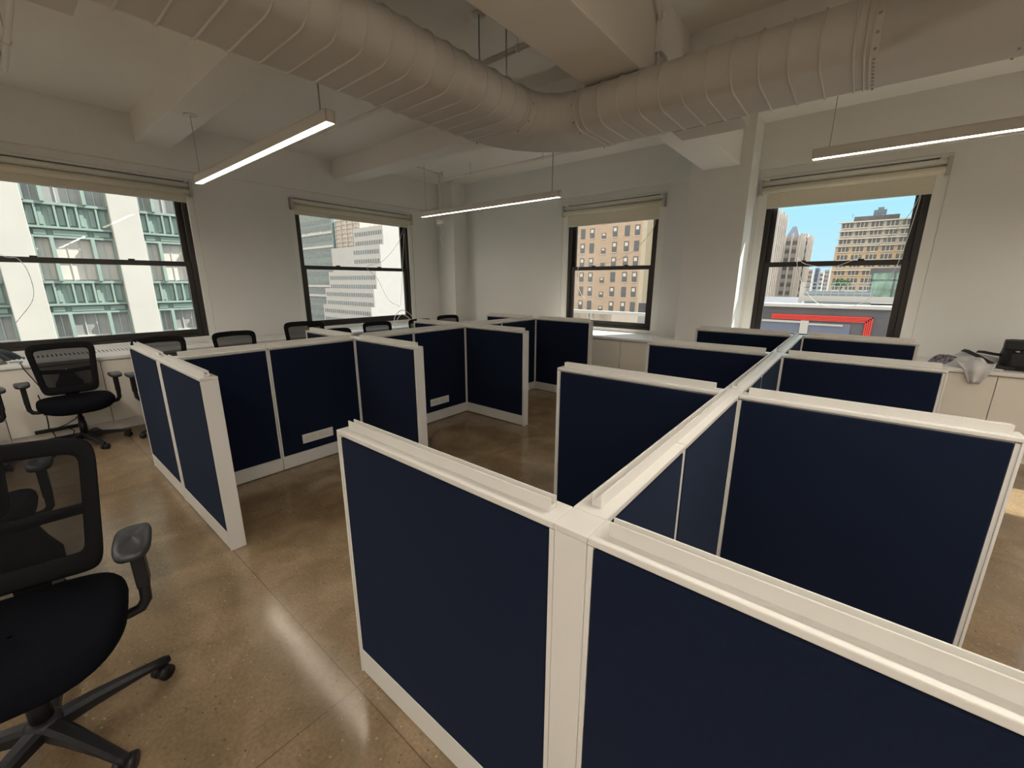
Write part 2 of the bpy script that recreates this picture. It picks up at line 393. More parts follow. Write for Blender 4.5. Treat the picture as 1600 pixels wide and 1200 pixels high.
for i, y in enumerate(ys[:-2]):
    lab = ['pale radiator cabinet under the left window row beyond the left picture edge', 'pale radiator cabinet behind the chair cut off by the left edge',
           'pale radiator cabinet straight behind the arm chair at the far left', 'pale radiator cabinet with power strip and cables in front, under the big left window',
           'pale radiator cabinet behind the chair that the two-panel partition half covers', 'pale radiator cabinet between the two left wall windows, mostly hidden by partitions',
           'pale radiator cabinet below the left end of the corner window', 'pale radiator cabinet below the right end of the corner window'][i]
    c = cabinet((XF, y, 0), PI / 2, 0.748, lab, gl)
gb = 'radiator cabinets along the back wall'
labs = ['pale radiator cabinet next to the corner chase on the back wall', 'pale radiator cabinet left of the tan building window, behind the far partitions', 'pale radiator cabinet behind the far left cubicle arm on the back wall',
        'bluish lit radiator cabinet under the left half of the tan building window', 'shaded radiator cabinet under the right half of the tan building window',
        'pale radiator cabinet in front of the square column', 'pale radiator cabinet under the left part of the sky window', 'pale radiator cabinet under the right part of the sky window',
        'cream radiator cabinet below the grey cloth on the right', 'cream radiator cabinet below the black bag at the right edge', 'cream radiator cabinet past the right picture edge']
xs = [1.13 - 0.748 * k for k in range(9, -2, -1)]
for x, lab in zip(xs, labs):
    if x < -6.2: x0 = -6.2
    cabinet((x, YF, 0), 0, 0.748, lab, gb)

# ------------------------------------------------------------------ cubicle partitions
H = 1.108; T = 0.084; G_P = 'navy cubicle partition panels'; G_C = 'white cubicle corner posts'
def partition(p, q, label, outlet=None, ends=(0, 0), gaps=(1, 1)):
    """p, q = ends on the floor; ends = (1,..) adds a white end cap at p / q"""
    p = Vector((*p, 0)); q = Vector((*q, 0)); L = (q - p).length; d = (q - p).normalized()
    r = empty('cubicle_partition', p, math.atan2(d.y, d.x), label, 'partition', G_P)
    h = T / 2
    a = 0.010 if ends[0] else 0.0; b = L - (0.010 if ends[1] else 0.0)
    MB().box(a, -h + .012, 0.012, b, h - .012, H - .02).build('frame', M['white'], r)
    s = 0.014
    e_ = MB()
    for x in (a, b - s):
        e_.box(x, -h + .002, 0.10, x + s, h - .002, H - .022)
    e_.build('edge_strip', M['white'], r, 0.001)
    for sg in (-1, 1):
        y0, y1 = sorted((sg * (h - .014), sg * (h + .001)))
        MB().box(a + s + .002, y0, 0.128, b - s - .002, y1, H - .026).build('fabric_panel', M['navy'], r, 0.003)
        y0, y1 = sorted((sg * (h - .014), sg * h))
        MB().box(a + .002, y0, 0.008, b - .002, y1, 0.124).build('kick_plate', M['white'], r, 0.002)
    c = MB().box(0.001, -h - .003, H - .018, L - .001, h + .003, H)
    cap = c.build('top_cap', M['cap'], r, 0.003)
    x0, x1 = (0.035 if gaps[0] else 0.0005), (L - 0.030 if gaps[1] else L - 0.0005)
    rl = MB(); rl.box(x0, -0.013, H, x1, -0.009, H + .034); rl.box(x0, 0.009, H, x1, 0.013, H + .034); rl.box(x0, -0.009, H, x1, 0.009, H + .014)
    rl.build('rail', M['cap'], cap, 0.001)
    if ends[0]: MB().box(0, -h - .002, 0.0, 0.010, h + .002, H - .018).build('end_cap', M['white'], r, 0.002)
    if ends[1]: MB().box(L - .010, -h - .002, 0.0, L, h + .002, H - .018).build('end_cap', M['white'], r, 0.002)
    if outlet:
        x0_, sg = outlet
        y0, y1 = sorted((sg * (h), sg * (h + .007)))
        op = MB().box(x0_, y0, 0.200, x0_ + 0.29, y1, 0.285).build('outlet_plate', M['white'], r, 0.002)
        y0, y1 = sorted((sg * (h + .007), sg * (h + .009)))
        om = MB()
        for k in range(2): om.box(x0_ + .025 + k * .13, y0, 0.222, x0_ + .125 + k * .13, y1, 0.264)
        om.build('socket', M['cap'], op, 0.001)
    return r
def post(x, y, label):
    r = empty('corner_post', (x, y, 0), 0, label, 'post', G_C); h = T / 2
    MB().box(-h, -h, 0.0, h, h, H - .020).build('body', M['white'], r, 0.003)
    MB().box(-h - .002, -h - .002, H - .018, h + .002, h + .002, H - .001).build('cap', M['cap'], r, 0.002)
    return r
SX = -0.414; SY = [0.7555 + 1.49 * k for k in range(4)]
LX = -3.762; LY = [0.690 + 1.495 * k for k in range(4)]
g = T / 2 + .001
sp = ['large white corner post in the foreground between the two nearest partitions', 'white corner post on the long spine behind the nearest one', 'third white corner post along the long spine', 'farthest white corner post of the long spine, in front of the sky window']
for k in range(4): post(SX, SY[k], sp[k])
lpn = ['white corner post at the near end of the left cubicle run', 'white corner post where the left run crosses, beside the first outlet', 'white corner post where the left run crosses beside the second outlet', 'farthest white corner post of the left cubicle run']
for k in range(4): post(LX, LY[k], lpn[k])
arm = ['navy partition in the left foreground of the big corner post, leading away left', 'navy partition with its free end over open floor, left of the spine at its second post',
       'navy partition left of the spine at its third post, in front of the back wall cabinets', 'farthest navy partition left of the spine, before the square column']
armr = ['very large navy partition filling the lower right corner', 'big navy partition right of the spine at its second post, bright floor at its end',
        'navy partition right of the spine at its third post, cream cabinets at its end', 'farthest navy partition right of the spine, under the sky window']
for k in range(4):
    partition((-1.420, SY[k]), (SX - g, SY[k]), arm[k], ends=(1, 0))
    partition((SX + g, SY[k]), ((0.515, 0.542, 0.518, 0.505)[k], SY[k]), armr[k], ends=(0, 1))
JS = [1.39, 2.86, 4.35]
spn = ['first bay of the spine', 'second bay of the spine', 'third bay of the spine']
for k in range(3):
    j = SY[k] + 0.63
    partition((SX, SY[k] + g), (SX, j - .001), 'narrow navy partition of the long spine, near part of its %s bay' % ['first', 'second', 'third'][k], gaps=(1, 0))
    partition((SX, j + .001), (SX, SY[k + 1] - g), 'wide navy partition of the long spine, far part of its %s bay' % ['first', 'second', 'third'][k], gaps=(0, 1))
larm = ['right navy panel of the near partition on the left, white end cap at its right', 'navy partition with white end cap right of the first crossing of the left run',
        'navy partition with white end cap right of the second crossing of the left run', 'farthest navy partition right of the left run, below the tan building window']
larl = ['left navy panel of the near partition on the left, standing before the chairs', 'navy partition left of the first crossing, below the corner window',
        'navy partition left of the second crossing, in front of the single far chair', 'farthest navy partition left of the left run, by the back wall']
for k in range(4):
    partition((LX + g, LY[k]), (-2.790, LY[k]), larm[k], ends=(0, 1))
    partition((-4.735, LY[k]), (LX - g, LY[k]), larl[k], ends=(1, 0))
for k in range(3):
    j = LY[k] + 0.665
    partition((LX, LY[k] + g), (LX, j - .001), 'narrow navy partition of the left run, near part of its %s bay' % ['first', 'second', 'third'][k], gaps=(1, 0))
    lab = ['wide navy partition of the left run with the larger looking white outlet plate', 'wide navy partition of the left run with the farther white outlet plate', 'wide navy partition of the left run, far part of its last bay, lit blue'][k]
    partition((LX, j + .001), (LX, LY[k + 1] - g), lab, outlet=((0.185, -1) if k < 2 else None), gaps=(0, 1))

# ------------------------------------------------------------------ ducts
def stadium(w0, w1, zc, r, n=12):
    """section points: lateral offset from w0 (left centre) to w1 (right centre)"""
    pts = []
    for i in range(n + 1):
        t = -PI / 2 + PI * i / n; pts.append((w1 + r * math.cos(t), zc + r * math.sin(t)))
    for i in range(n + 1):
        t = PI / 2 + PI * i / n; pts.append((w0 + r * math.cos(t), zc + r * math.sin(t)))
    return pts
DZ = 2.865; DR = 0.135; DC = (-2.3275, 3.205); DW = 0.2025; RE = 0.55
def ring(cx, cy, ang, grow=0.0, wl=DW, wr=DW):
    # ang = heading of the duct; lateral axis is to the right of the heading
    rx, ry = math.sin(ang), -math.cos(ang)
    return [(cx + rx * l, cy + ry * l, z) for l, z in stadium(-wl, wr, DZ, DR + grow)]
dr = empty('air_duct', (DC[0], DC[1], DZ), 0, 'large grey oval spiral duct bending through the room below the ceiling', 'duct')
def addrib(m, cx, cy, ang, w=0.006, h=0.0085, wl=DW, wr=DW):
    dx, dy = math.cos(ang), math.sin(ang)
    rows = [ring(cx + dx * s, cy + dy * s, ang, gg, wl, wr) for s, gg in ((-w, 0), (-w * .5, h), (w * .5, h), (w, 0))]
    m.grid(rows, closed=True)
def local(m): m.v = [(v[0] - DC[0], v[1] - DC[1], v[2] - DZ) for v in m.v]; return m
m = MB()   # straight run towards the back wall
y_end = DC[1] - RE
m.grid([ring(DC[0], YB + .02, PI / 2), ring(DC[0], y_end, PI / 2)], closed=True, smooth=True)
y = y_end - 0.04
while y > -1.6: addrib(m, DC[0], y, PI / 2); y -= 0.139
local(m).build('spiral_duct', M['duct'], dr)
m = MB()   # straight run to the right
x_st = DC[0] + RE; x_en = -0.155
m.grid([ring(x_st, DC[1], 0), ring(x_en, DC[1], 0)], closed=True)
x = x_st + 0.05
while x < x_en - .02: addrib(m, x, DC[1], 0); x += 0.139
for s in (0, 0.022): addrib(m, x_en + s, DC[1], 0, 0.006, 0.008)
local(m).build('spiral_duct', M['duct'], dr)
m = MB()   # gored elbow
cx, cy = DC[0] + RE, DC[1] - RE; ns = 6
rows = []
for i in range(ns + 1):
    a = PI - (PI / 2) * i / ns
    rows.append(ring(cx + RE * math.cos(a), cy + RE * math.sin(a), a - PI / 2, 0.004))
for i in range(ns): m.grid([rows[i], rows[i + 1]], closed=True)
for i in range(ns + 1):
    a = PI - (PI / 2) * i / ns; addrib(m, cx + RE * math.cos(a), cy + RE * math.sin(a), a - PI / 2, 0.008 if i in (0, ns) else 0.003, 0.010 if i in (0, ns) else 0.006)
el = local(m).build('elbow', M['duct'], dr)
scr = None
def screw(p, parent, m_):
    global scr
    p = Vector(p) - Vector((DC[0], DC[1], DZ))
    if scr is None:
        m = MB(); m.lathe([(0.0, -.006), (0.006, -.004), (0.006, .004), (0, .006)], (0, 0, 0), 8); scr = m.build('screw', m_, parent, loc=p)
    else:
        c = scr.copy(); COL.objects.link(c); c.parent = parent; c.location = p
for i in (0, ns):
    a = PI - (PI / 2) * i / ns + (0.05 if i else -0.05)
    pr = ring(cx + RE * math.cos(a), cy + RE * math.sin(a), a - PI / 2, 0.008)
    for q in range(0, len(pr), 3): screw(pr[q], el, M['wire'])
m = MB()   # taper to the wide trunk on the right
rows = [ring(x_en, DC[1], 0, 0.003), ring(-0.10, DC[1], 0, 0.003), ring(0.95, DC[1], 0, 0.003, DW, DW + 0.72), ring(XR - .02, DC[1], 0, 0.003, DW, DW + 0.72)]
for i in range(3): m.grid([rows[i], rows[i + 1]], closed=True)
tr = local(m).build('trunk', M['duct'], dr)
for xx, wr in ((-0.115, DW), (0.42, DW + .36)):
    pr = ring(xx, DC[1], 0, 0.004, DW, wr)
    for q in range(0, 2 * 13, 2):
        screw(pr[q], tr, M['wire'])
    a_, b_ = Vector(pr[-1]), Vector(pr[0])
    for u in range(1, 8): screw(a_.lerp(b_, u / 8), tr, M['wire'])
local(MB().box(-1.27, 3.46, 2.735, -0.80, 3.71, 2.93)).build('side_outlet', M['duct'], dr, 0.004)
local(MB().box(-2.80, -1.2, 2.745, -2.36, 0.44, 3.02)).build('plenum_box', M['duct'], dr, 0.004)
for (x, y), lab in (((-2.455, 2.62), 'thin hanger rod with round ceiling plate above the duct bend, left one'), ((-2.285, 2.73), 'thin hanger rod above the duct bend, right one')):
    r = empty('hanger_rod', (x, y, CZ), 0, lab, 'rod', 'duct hanger rods')
    zt_ = DZ + DR - CZ + 0.005
    MB().cyl((0, 0, zt_), (0, 0, 0), 0.006, 8).build('rod', M['steel'], r)
    MB().lathe([(0.05, -0.008), (0.05, 0)], (0, 0, 0), 20).build('ceiling_plate', M['pipe'], r)

# ------------------------------------------------------------------ pendant lights
def pendant(x0, x1, y, label, group=None, topz=(CZ, CZ), dm='diffdim'):
    zb = 2.625; L = x1 - x0
    r = empty('pendant_light', (x0, y, zb), 0, label, 'light', group)
    hw = 0.032; h = 0.075
    m = MB(); m.box(0, -hw, 0.004, L, -hw + .004, h); m.box(0, hw - .004, 0.004, L, hw, h); m.box(0, -hw, h - .004, L, hw, h); m.box(0, -hw, 0, .004, hw, h); m.box(L - .004, -hw, 0, L, hw, h)
    m.box(0.004, -hw, 0.0, L - .004, -hw + .003, .004); m.box(0.004, hw - .003, 0.0, L - .004, hw, .004)
    m.build('housing', M['housing'], r, 0.001)
    MB().box(0.005, -hw + .005, 0.005, L - .005, hw - .005, 0.009).build('diffuser', M[dm], r)
    for i, (xx, zt) in enumerate(((0.10, topz[0]), (L - 0.12, topz[1]))):
        hz = zt - zb
        MB().tube([(xx, 0, h), (xx + .004, 0, h + .05), (xx, 0, hz)], 0.0028 if i == 0 else 0.006, 6).build('suspension_cable', M['wire'], r)
        MB().lathe([(0.055, hz - .010), (0.055, hz - .001)], (xx, 0, 0), 24).build('canopy', M['pipe'], r)
    return r
pendant(-5.50, -2.77, 1.565, 'bright linear pendant light hanging at the upper left under the first ceiling beam', topz=(3.245, 3.245))
pendant(-5.50, -2.93, 4.50, 'slim linear pendant light hanging in front of the far room corner')
pendant(-0.46, 2.27, 4.50, 'slim linear pendant light cut by the right edge, above the sky window')
gof = 'linear pendant lights outside the picture'
for (a, b, y) in ((2.9, 5.4, 4.5), (-0.35, 2.2, 1.565), (2.7, 5.2, 1.565), (-5.5, -2.85, -0.85), (-0.9, 1.8, -0.85), (2.5, 5.2, -0.85), (-5.5, -2.85, -3.2), (-0.9, 1.8, -3.2), (2.5, 5.2, -3.2)):  # added lamps out of view, brighter than the seen ones, light the room
    pendant(a, b, y, 'linear pendant light beyond the picture frame', gof, dm='diff', topz=((3.245, 3.245) if abs(y - 1.565) < .01 or abs(y + .85) < .01 else (CZ, CZ)))

# ------------------------------------------------------------------ sprinkler pipes, sensor, conduit
def pipe(x0, x1, y, z, label):
    r = empty('sprinkler_pipe', (x0, y, z), 0, label, 'pipe', 'painted sprinkler pipes under the ceiling')
    L = x1 - x0; rad = 0.021
    MB().tube([(0, 0, 0.10), (0, 0, 0.035), (0.012, 0, 0.010), (0.035, 0, 0), (L, 0, 0)], rad, 12).build('pipe', M['pipe'], r)
    MB().lathe([(0.018, 0.09), (0.018, 0.12), (0.010, 0.125), (0.010, 0.14)], (0, 0, 0), 10).build('sprinkler_head', M['steel'], r)
    x = 0.7
    while x < L:
        MB().cyl((x, 0, rad), (x, 0, CZ - z), 0.005, 6).build('hanger', M['pipe'], r)
        MB().cyl((x - .012, 0, 0), (x + .012, 0, 0), rad + .005, 12).build('clamp', M['pipe'], r)
        x += 1.45
pipe(-5.86, -1.76, 0.41, 3.36, 'thick painted pipe end at the top left picture corner')
pipe(-5.88, -1.76, 2.86, 3.36, 'thin painted pipe between the two ceiling beams behind the first pendant light')
pipe(-5.93, -1.95, 5.33, 3.36, 'painted pipe with clamps running near the back wall above the second pendant light')
r = empty('sensor_drop', (-6.20, 5.50, CZ), 0, 'white drop rod with small box and curly cord in the far corner', 'sensor')
MB().lathe([(0.06, -0.03), (0.06, 0.0)], (0, 0, 0), 16).build('ceiling_box', M['pipe'], r)
MB().cyl((0, 0, -0.79), (0, 0, -0.02), 0.016, 10).build('rod', M['pipe'], r)
MB().box(-.075, -.035, -.86, .075, .035, -.79).build('box', M['cord'], r, 0.01)
MB().tube([(0, 0, -.86), (.01, .01, -.95), (.035, 0, -1.02), (-.015, 0, -1.10), (.005, 0, -1.18), (.03, 0, -1.25)], 0.008, 6).build('curly_cord', M['cord'], r)
tag(MB().cyl((-6.19, 5.50, CZ - .012), (-6.0, 4.22, CZ - .012), 0.010, 8).build('ceiling_conduit', M['pipe']), 'thin conduit on the ceiling leading from the beam to the corner drop rod', 'conduit')
r = empty('conduit_box', (-1.335, 3.24, 3.30), 0, 'painted junction box with conduits on the side of the deep girder', 'junction box')
MB().box(0.0, -.06, -.13, 0.05, .06, .10).build('box', M['beam'], r, 0.006)
m = MB()
m.tube([(0.025, -2.6, 0.16), (0.025, -.2, 0.16), (0.025, -.06, 0.06)], 0.014, 8)
for k in range(4): m.tube([(0.02, -.04 + k * .035, -.13), (0.02, -.03 + k * .035, -.29)], 0.009, 6)
m.tube([(0.02, .06, -.06), (0.02, .25, -.2), (0.02, .5, -.25)], 0.010, 6)
m.build('conduit', M['beam'], r)

# ------------------------------------------------------------------ swivel chairs
def back_x(y, z): return -0.215 - (z - 0.50) * 0.17 + 0.55 * y * y
def outline(t, n_=8.5, ztop=1.02, zbot=0.515):
    c_, s_ = math.cos(t), math.sin(t)
    u = abs(c_) ** (2 / n_) * (1 if c_ >= 0 else -1); v = abs(s_) ** (2 / n_) * (1 if s_ >= 0 else -1)
    zc, hz = (ztop + zbot) / 2, (ztop - zbot) / 2
    w = 0.228 + 0.024 * v
    return u * w, zc + v * hz + (0.012 * (1 - u * u) if v > 0 else 0)
def make_chair(label):
    r = empty('swivel_chair', (0, 0, 0), 0, label, 'chair', 'black mesh-back swivel chairs')
    # base
    m = MB()
    m.lathe([(0.028, 0.075), (0.048, 0.085), (0.050, 0.125), (0.036, 0.140)], (0, 0, 0), 20)
    for k in range(5):
        a = 2 * PI * k / 5 + 0.25; d = Vector((math.cos(a), math.sin(a), 0)); s = Vector((-d.y, d.x, 0))
        rows = []
        for rr, hw, zt, zb in ((0.03, 0.030, 0.130, 0.080), (0.12, 0.026, 0.122, 0.080), (0.25, 0.020, 0.100, 0.072), (0.335, 0.017, 0.083, 0.060), (0.350, 0.010, 0.078, 0.060)):
            p = d * rr
            rows.append([p + s * hw + Vector((0, 0, zb)), p + s * hw + Vector((0, 0, zt - .012)), p + s * hw * .55 + Vector((0, 0, zt)), p - s * hw * .55 + Vector((0, 0, zt)), p - s * hw + Vector((0, 0, zt - .012)), p - s * hw + Vector((0, 0, zb))])
        m.grid(rows, closed=True, smooth=False)
        m.add(rows[-1], [tuple(range(6))])
    base = m.build('star_base', M['black'], r)
    for k in range(5):
        a = 2 * PI * k / 5 + 0.25; d = Vector((math.cos(a), math.sin(a), 0)); s = Vector((-d.y, d.x, 0)); p = d * 0.33 + Vector((0, 0, 0.029))
        m = MB()
        q = a + 0.6 + k * 1.3; ax = Vector((math.cos(q), math.sin(q), 0)); fw = Vector((-ax.y, ax.x, 0)) * 0.012
        m.cyl(p + fw + ax * 0.009, p + fw + ax * 0.027, 0.029, 16); m.cyl(p + fw - ax * 0.027, p + fw - ax * 0.009, 0.029, 16)
        m.cyl(p + fw - ax * 0.010, p + fw + ax * 0.010, 0.018, 10)
        m.tube([p + Vector((0, 0, 0.005)), p + Vector((0, 0, 0.038))], 0.010, 8)
        m.build('caster', M['black'], base)
    m = MB(); m.lathe([(0.030, 0.13), (0.030, 0.25), (0.025, 0.252), (0.025, 0.30), (0.017, 0.302), (0.017, 0.39)], (0, 0, 0), 16); m.build('gas_cylinder', M['black'], r)
    m = MB(); m.box(-0.13, -0.075, 0.375, 0.11, 0.075, 0.425); m.box(-0.05, -0.15, 0.395, 0.05, 0.15, 0.425); m.cyl((0.03, -0.07, 0.395), (0.03, -0.24, 0.385), 0.006, 8)
    m.build('mechanism', M['black'], r, 0.01)
    # seat cushion
    rows = []
    def sring(k, z, dz=0.0):
        out = []
        for i in range(40):
            t = 2 * PI * i / 40; c_, s_ = math.cos(t), math.sin(t); nn = 3.4
            u = abs(c_) ** (2 / nn) * (1 if c_ >= 0 else -1); v = abs(s_) ** (2 / nn) * (1 if s_ >= 0 else -1)
            x = u * 0.262 * k + 0.030; y = v * 0.282 * k * (1 - 0.05 * (1 - u) / 2)
            zz = z - (0.035 * max(0, (x - 0.16) / 0.12) ** 2 if x > 0.16 else 0) + 0.010 * abs(v * k) ** 2
            out.append((x, y, zz + dz))
        return out
    for k, z in ((0.30, 0.422), (0.84, 0.418), (0.94, 0.424), (0.985, 0.440), (1.0, 0.460), (0.99, 0.482), (0.96, 0.497), (0.89, 0.506), (0.6, 0.505), (0.25, 0.498), (0.02, 0.496)): rows.append(sring(k, z))
    m = MB(); m.grid(rows, closed=True); m.add(rows[0], [tuple(range(40))[::-1]]); m.build('seat', M['seat'], r)
    # back frame
    N = 72; K = 10; rows = []
    for i in range(N + 1):
        t = 2 * PI * (i % N) / N; yo, zo = outline(t); yq, zq = outline(t, 14.0)
        zc = 0.765
        my = 0.054 / 0.25; mz_t, mz_b = 0.058, 0.080
        yi = yq * (1 - my); zi = zc + (zq - zc) * (1 - (mz_t if zo > zc else mz_b) / 0.2525)
        ring_ = []
        for k in range(K):
            b = 2 * PI * k / K; c_, s_ = math.cos(b), math.sin(b)
            u = (c_ + 1) / 2; yy = yi + (yo - yi) * u; zz = zi + (zo - zi) * u
            ring_.append((back_x(yy, zz) + 0.007 * s_, yy, zz))
        rows.append(ring_)
    m = MB(); m.grid(rows, closed=True)
    bf = m.build('back_frame', M['bframe'], r)
    rows = []
    for f in (0.02, 0.25, 0.5, 0.75, 0.9):
        rr = []
        for i in range(N):
            yo, zo = outline(2 * PI * i / N); yy = yo * f; zz = 0.765 + (zo - 0.765) * f; rr.append((back_x(yy, zz) + 0.002, yy, zz))
        rows.append(rr)
    m = MB(); m.grid(rows, closed=True); m.build('back_mesh', M['mesh'], r)
    # lumbar band and upright spine behind the mesh
    rows = []
    for i in range(17):
        y = -0.20 + 0.40 * i / 16
        zc = 0.735 + 0.02 * (abs(y) / 0.2)
        x = back_x(y, zc) - 0.012
        rows.append([(x, y, zc - .022), (x - .012, y, zc - .018), (x - .012, y, zc + .018), (x, y, zc + .022)])
    m = MB(); m.grid(rows, closed=True); m.build('lumbar_bar', M['black'], r)
    rows = []
    for x, z, hw, th in ((-0.06, 0.395, .045, .012), (-0.19, 0.400, .045, .014), (-0.262, 0.43, .045, .015), (-0.268, 0.50, .050, .015), (-0.262, 0.56, .100, .012), (-0.268, 0.62, .100, .010), (-0.276, 0.67, .070, .010), (-0.284, 0.745, .040, .008)):
        rows.append([(x - th, -hw, z - (th if x > -.2 else 0)), (x + th, -hw, z + (th if x > -.2 else 0)), (x + th, hw, z + (th if x > -.2 else 0)), (x - th, hw, z - (th if x > -.2 else 0))])
    m = MB(); m.grid(rows, closed=True); m.build('back_support', M['black'], r, 0.006)
    # armrests
    for sg in (-1, 1):
        m = MB()
        pth = [(0.0, 0.16, 0.412), (0.0, 0.265, 0.408), (0.0, 0.300, 0.416), (-0.002, 0.318, 0.445), (-0.004, 0.320, 0.49), (-0.008, 0.320, 0.60)]
        m.tube([(x, y * sg, z) for x, y, z in pth], [0.017, 0.017, 0.018, 0.018, 0.018, 0.018], 10)
        m.obox((-0.010, 0.321 * sg, 0.590), (0.032, 0, -0.002), (0, 0.019, 0), (0.004, 0, 0.085))
        m.box(-0.055, 0.321 * sg - 0.03, 0.668, 0.055, 0.321 * sg + 0.03, 0.680)
        a = m.build('armrest', M['black'], r, 0.004)
        rows = []
        for k, z in ((0.80, 0.678), (0.97, 0.684), (1.0, 0.695), (0.97, 0.706), (0.85, 0.712), (0.5, 0.714), (0.03, 0.714)):
            rr = []
            for i in range(28):
                t = 2 * PI * i / 28; c_, s_ = math.cos(t), math.sin(t); nn = 3.2
                u = abs(c_) ** (2 / nn) * (1 if c_ >= 0 else -1); v = abs(s_) ** (2 / nn) * (1 if s_ >= 0 else -1)
                rr.append((0.015 + u * 0.120 * k, 0.321 * sg + v * 0.052 * k, z - 0.006 * abs(u) ** 3))
            rows.append(rr)
        m = MB(); m.grid(rows, closed=True); m.add(rows[0], [tuple(range(28))[::-1]]); m.build('arm_pad', M['pad'], a)
    return r
CH = [  # x, y, heading (0 = faces +X), size, base turn, label
    (-2.0, -0.165, -12, 1.035, 24, 'black mesh-back swivel chair in the left foreground, cut by the picture edge'),
    (-3.28, -0.33, 176, 1, 10, 'black swivel chair seen through the mesh of the foreground chair'),
    (-5.78, -0.46, 6, 1, 30, 'black swivel chair at the left edge of which mainly one armrest shows'),
    (-5.93, 0.335, 0, 1, 2, 'whole black swivel chair facing us before the big left window'),
    (-5.76, 1.084, 0, 1, 45, 'black swivel chair half hidden behind the near two-panel partition'),
    (-5.76, 1.833, 0, 1, 20, 'black swivel chair below the right edge of the big left window'),
    (-5.74, 2.60, -22, 1.06, 0, 'black swivel chair against the white wall between the two left windows'),
    (-5.08, 2.84, 6, 1, 33, 'black swivel chair behind the first crossing, just under the corner window'),
    (-5.52, 3.71, -6, 1, 12, 'black swivel chair in the middle below the corner window'),
    (-5.42, 4.50, 0, 1, 60, 'black swivel chair at the right end of the corner window, half covered by a panel'),
    (-5.68, 5.33, -8, 1, 22, 'single black swivel chair in front of the far room corner'),
]
proto = make_chair(CH[0][5])
for i, (x, y, a, sc_, bt, lab) in enumerate(CH):
    c = proto if i == 0 else copy_tree(proto)
    c.location = (x, y, 0); c.rotation_euler = (0, 0, math.radians(a)); c.scale = (sc_,) * 3; c['label'] = lab
    for q in c.children:
        if q.name.startswith('star_base'): q.rotation_euler = (0, 0, math.radians(bt))

# ------------------------------------------------------------------ power strip and cables by the left cabinets
r = empty('power_strip', (XF + .012, 0.16, 0.125), 0, 'black power strip with dangling cables on the front of the left cabinet', 'power strip')
MB().box(0, -0.15, 0, 0.03, 0.18, 0.035).build('strip', M['black'], r, 0.005)
m = MB()
m.tube([(0.03, -0.05, 0.03), (0.05, -0.045, 0.10), (0.03, -0.04, 0.22), (0.02, -0.06, 0.40)], 0.005, 6)
m.tube([(0.02, -0.03, 0.0), (0.05, -0.02, -0.05), (0.04, -0.03, -0.10), (0.07, -0.02, -0.118)], 0.005, 6)
m.tube([(0.02, 0.08, 0.02), (0.06, 0.12, -0.02), (0.06, 0.10, -0.08), (0.08, 0.03, -0.118)], 0.005, 6)
m.tube([(0.02, 0.02, 0.035), (0.05, 0.08, 0.06), (0.05, 0.15, 0.10), (0.03, 0.20, 0.16)], 0.005, 6)
m.build('cable', M['black'], r)

# ------------------------------------------------------------------ cloth heaps and the black bag
def heap(c, rx, ry, h, seed, n=26, ridges=5, sag=None):
    rnd = random.Random(seed); ph = [rnd.uniform(0, 6.28) for _ in range(8)]
    rows = []; K = 14
    for j in range(K + 1):
        f = j / K; rr = []
        for i in range(n * 2):
            t = PI * i / n
            rad = 1 + 0.13 * math.sin(2 * t + ph[0]) + 0.09 * math.sin(ridges * t + ph[1]) + 0.05 * math.sin(9 * t + ph[2])
            x = rx * rad * math.cos(t) * f; y = ry * rad * math.sin(t) * f
            z = h * (1 - f ** 2.4) * (0.78 + 0.22 * math.sin(3.1 * t + ph[3] + 4 * f)) + 0.14 * h * math.sin(5 * t + ph[4] + 7 * f) * (1 - f) * f * 4
            z = max(z, 0.0)
            rr.append((c[0] + x, c[1] + y, c[2] + z))
        rows.append(rr)
    m = MB(); m.grid(rows, closed=True); return m
z0 = TOPZ + .001
r = empty('grey_jacket', (1.0, 5.98, z0), 0, 'crumpled light grey jacket lying on the right cabinet top, one sleeve over the edge', 'jacket')
heap((0.02, 0.10, 0), 0.27, 0.17, 0.115, 3).build('body', M['cloth'], r)
heap((-0.02, -0.08, 0), 0.17, 0.12, 0.10, 11, ridges=4).build('fold', M['cloth'], r)
rows = []
for i in range(9):
    u = i / 8; rr = []
    for k in range(13):
        v = k / 12 * 2 - 1
        w = 0.13 * (1 - 0.75 * u ** 1.3)
        y = -0.15 - 0.12 * min(u * 2, 1) ; z = 0.065 * (1 - min(u * 2, 1)) + 0.006
        if u > 0.5: y = -0.272; z = 0.006 - (u - .5) * 2 * 0.135
        rr.append((-0.02 + v * w, y - 0.012 * math.cos(v * 5 + 1), z + (0.018 * math.cos(v * 4.5) if u < .5 else 0)))
    rows.append(rr)
MB().grid(rows).build('sleeve', M['cloth'], r, solid=0.004)
heap((-0.20, 0.05, 0.0), 0.12, 0.10, 0.085, 21, ridges=6).build('pattern_cuff', mat('patterned_cuff', (0.16, 0.15, 0.17), 0.9, var=0.9, scale=45), r)
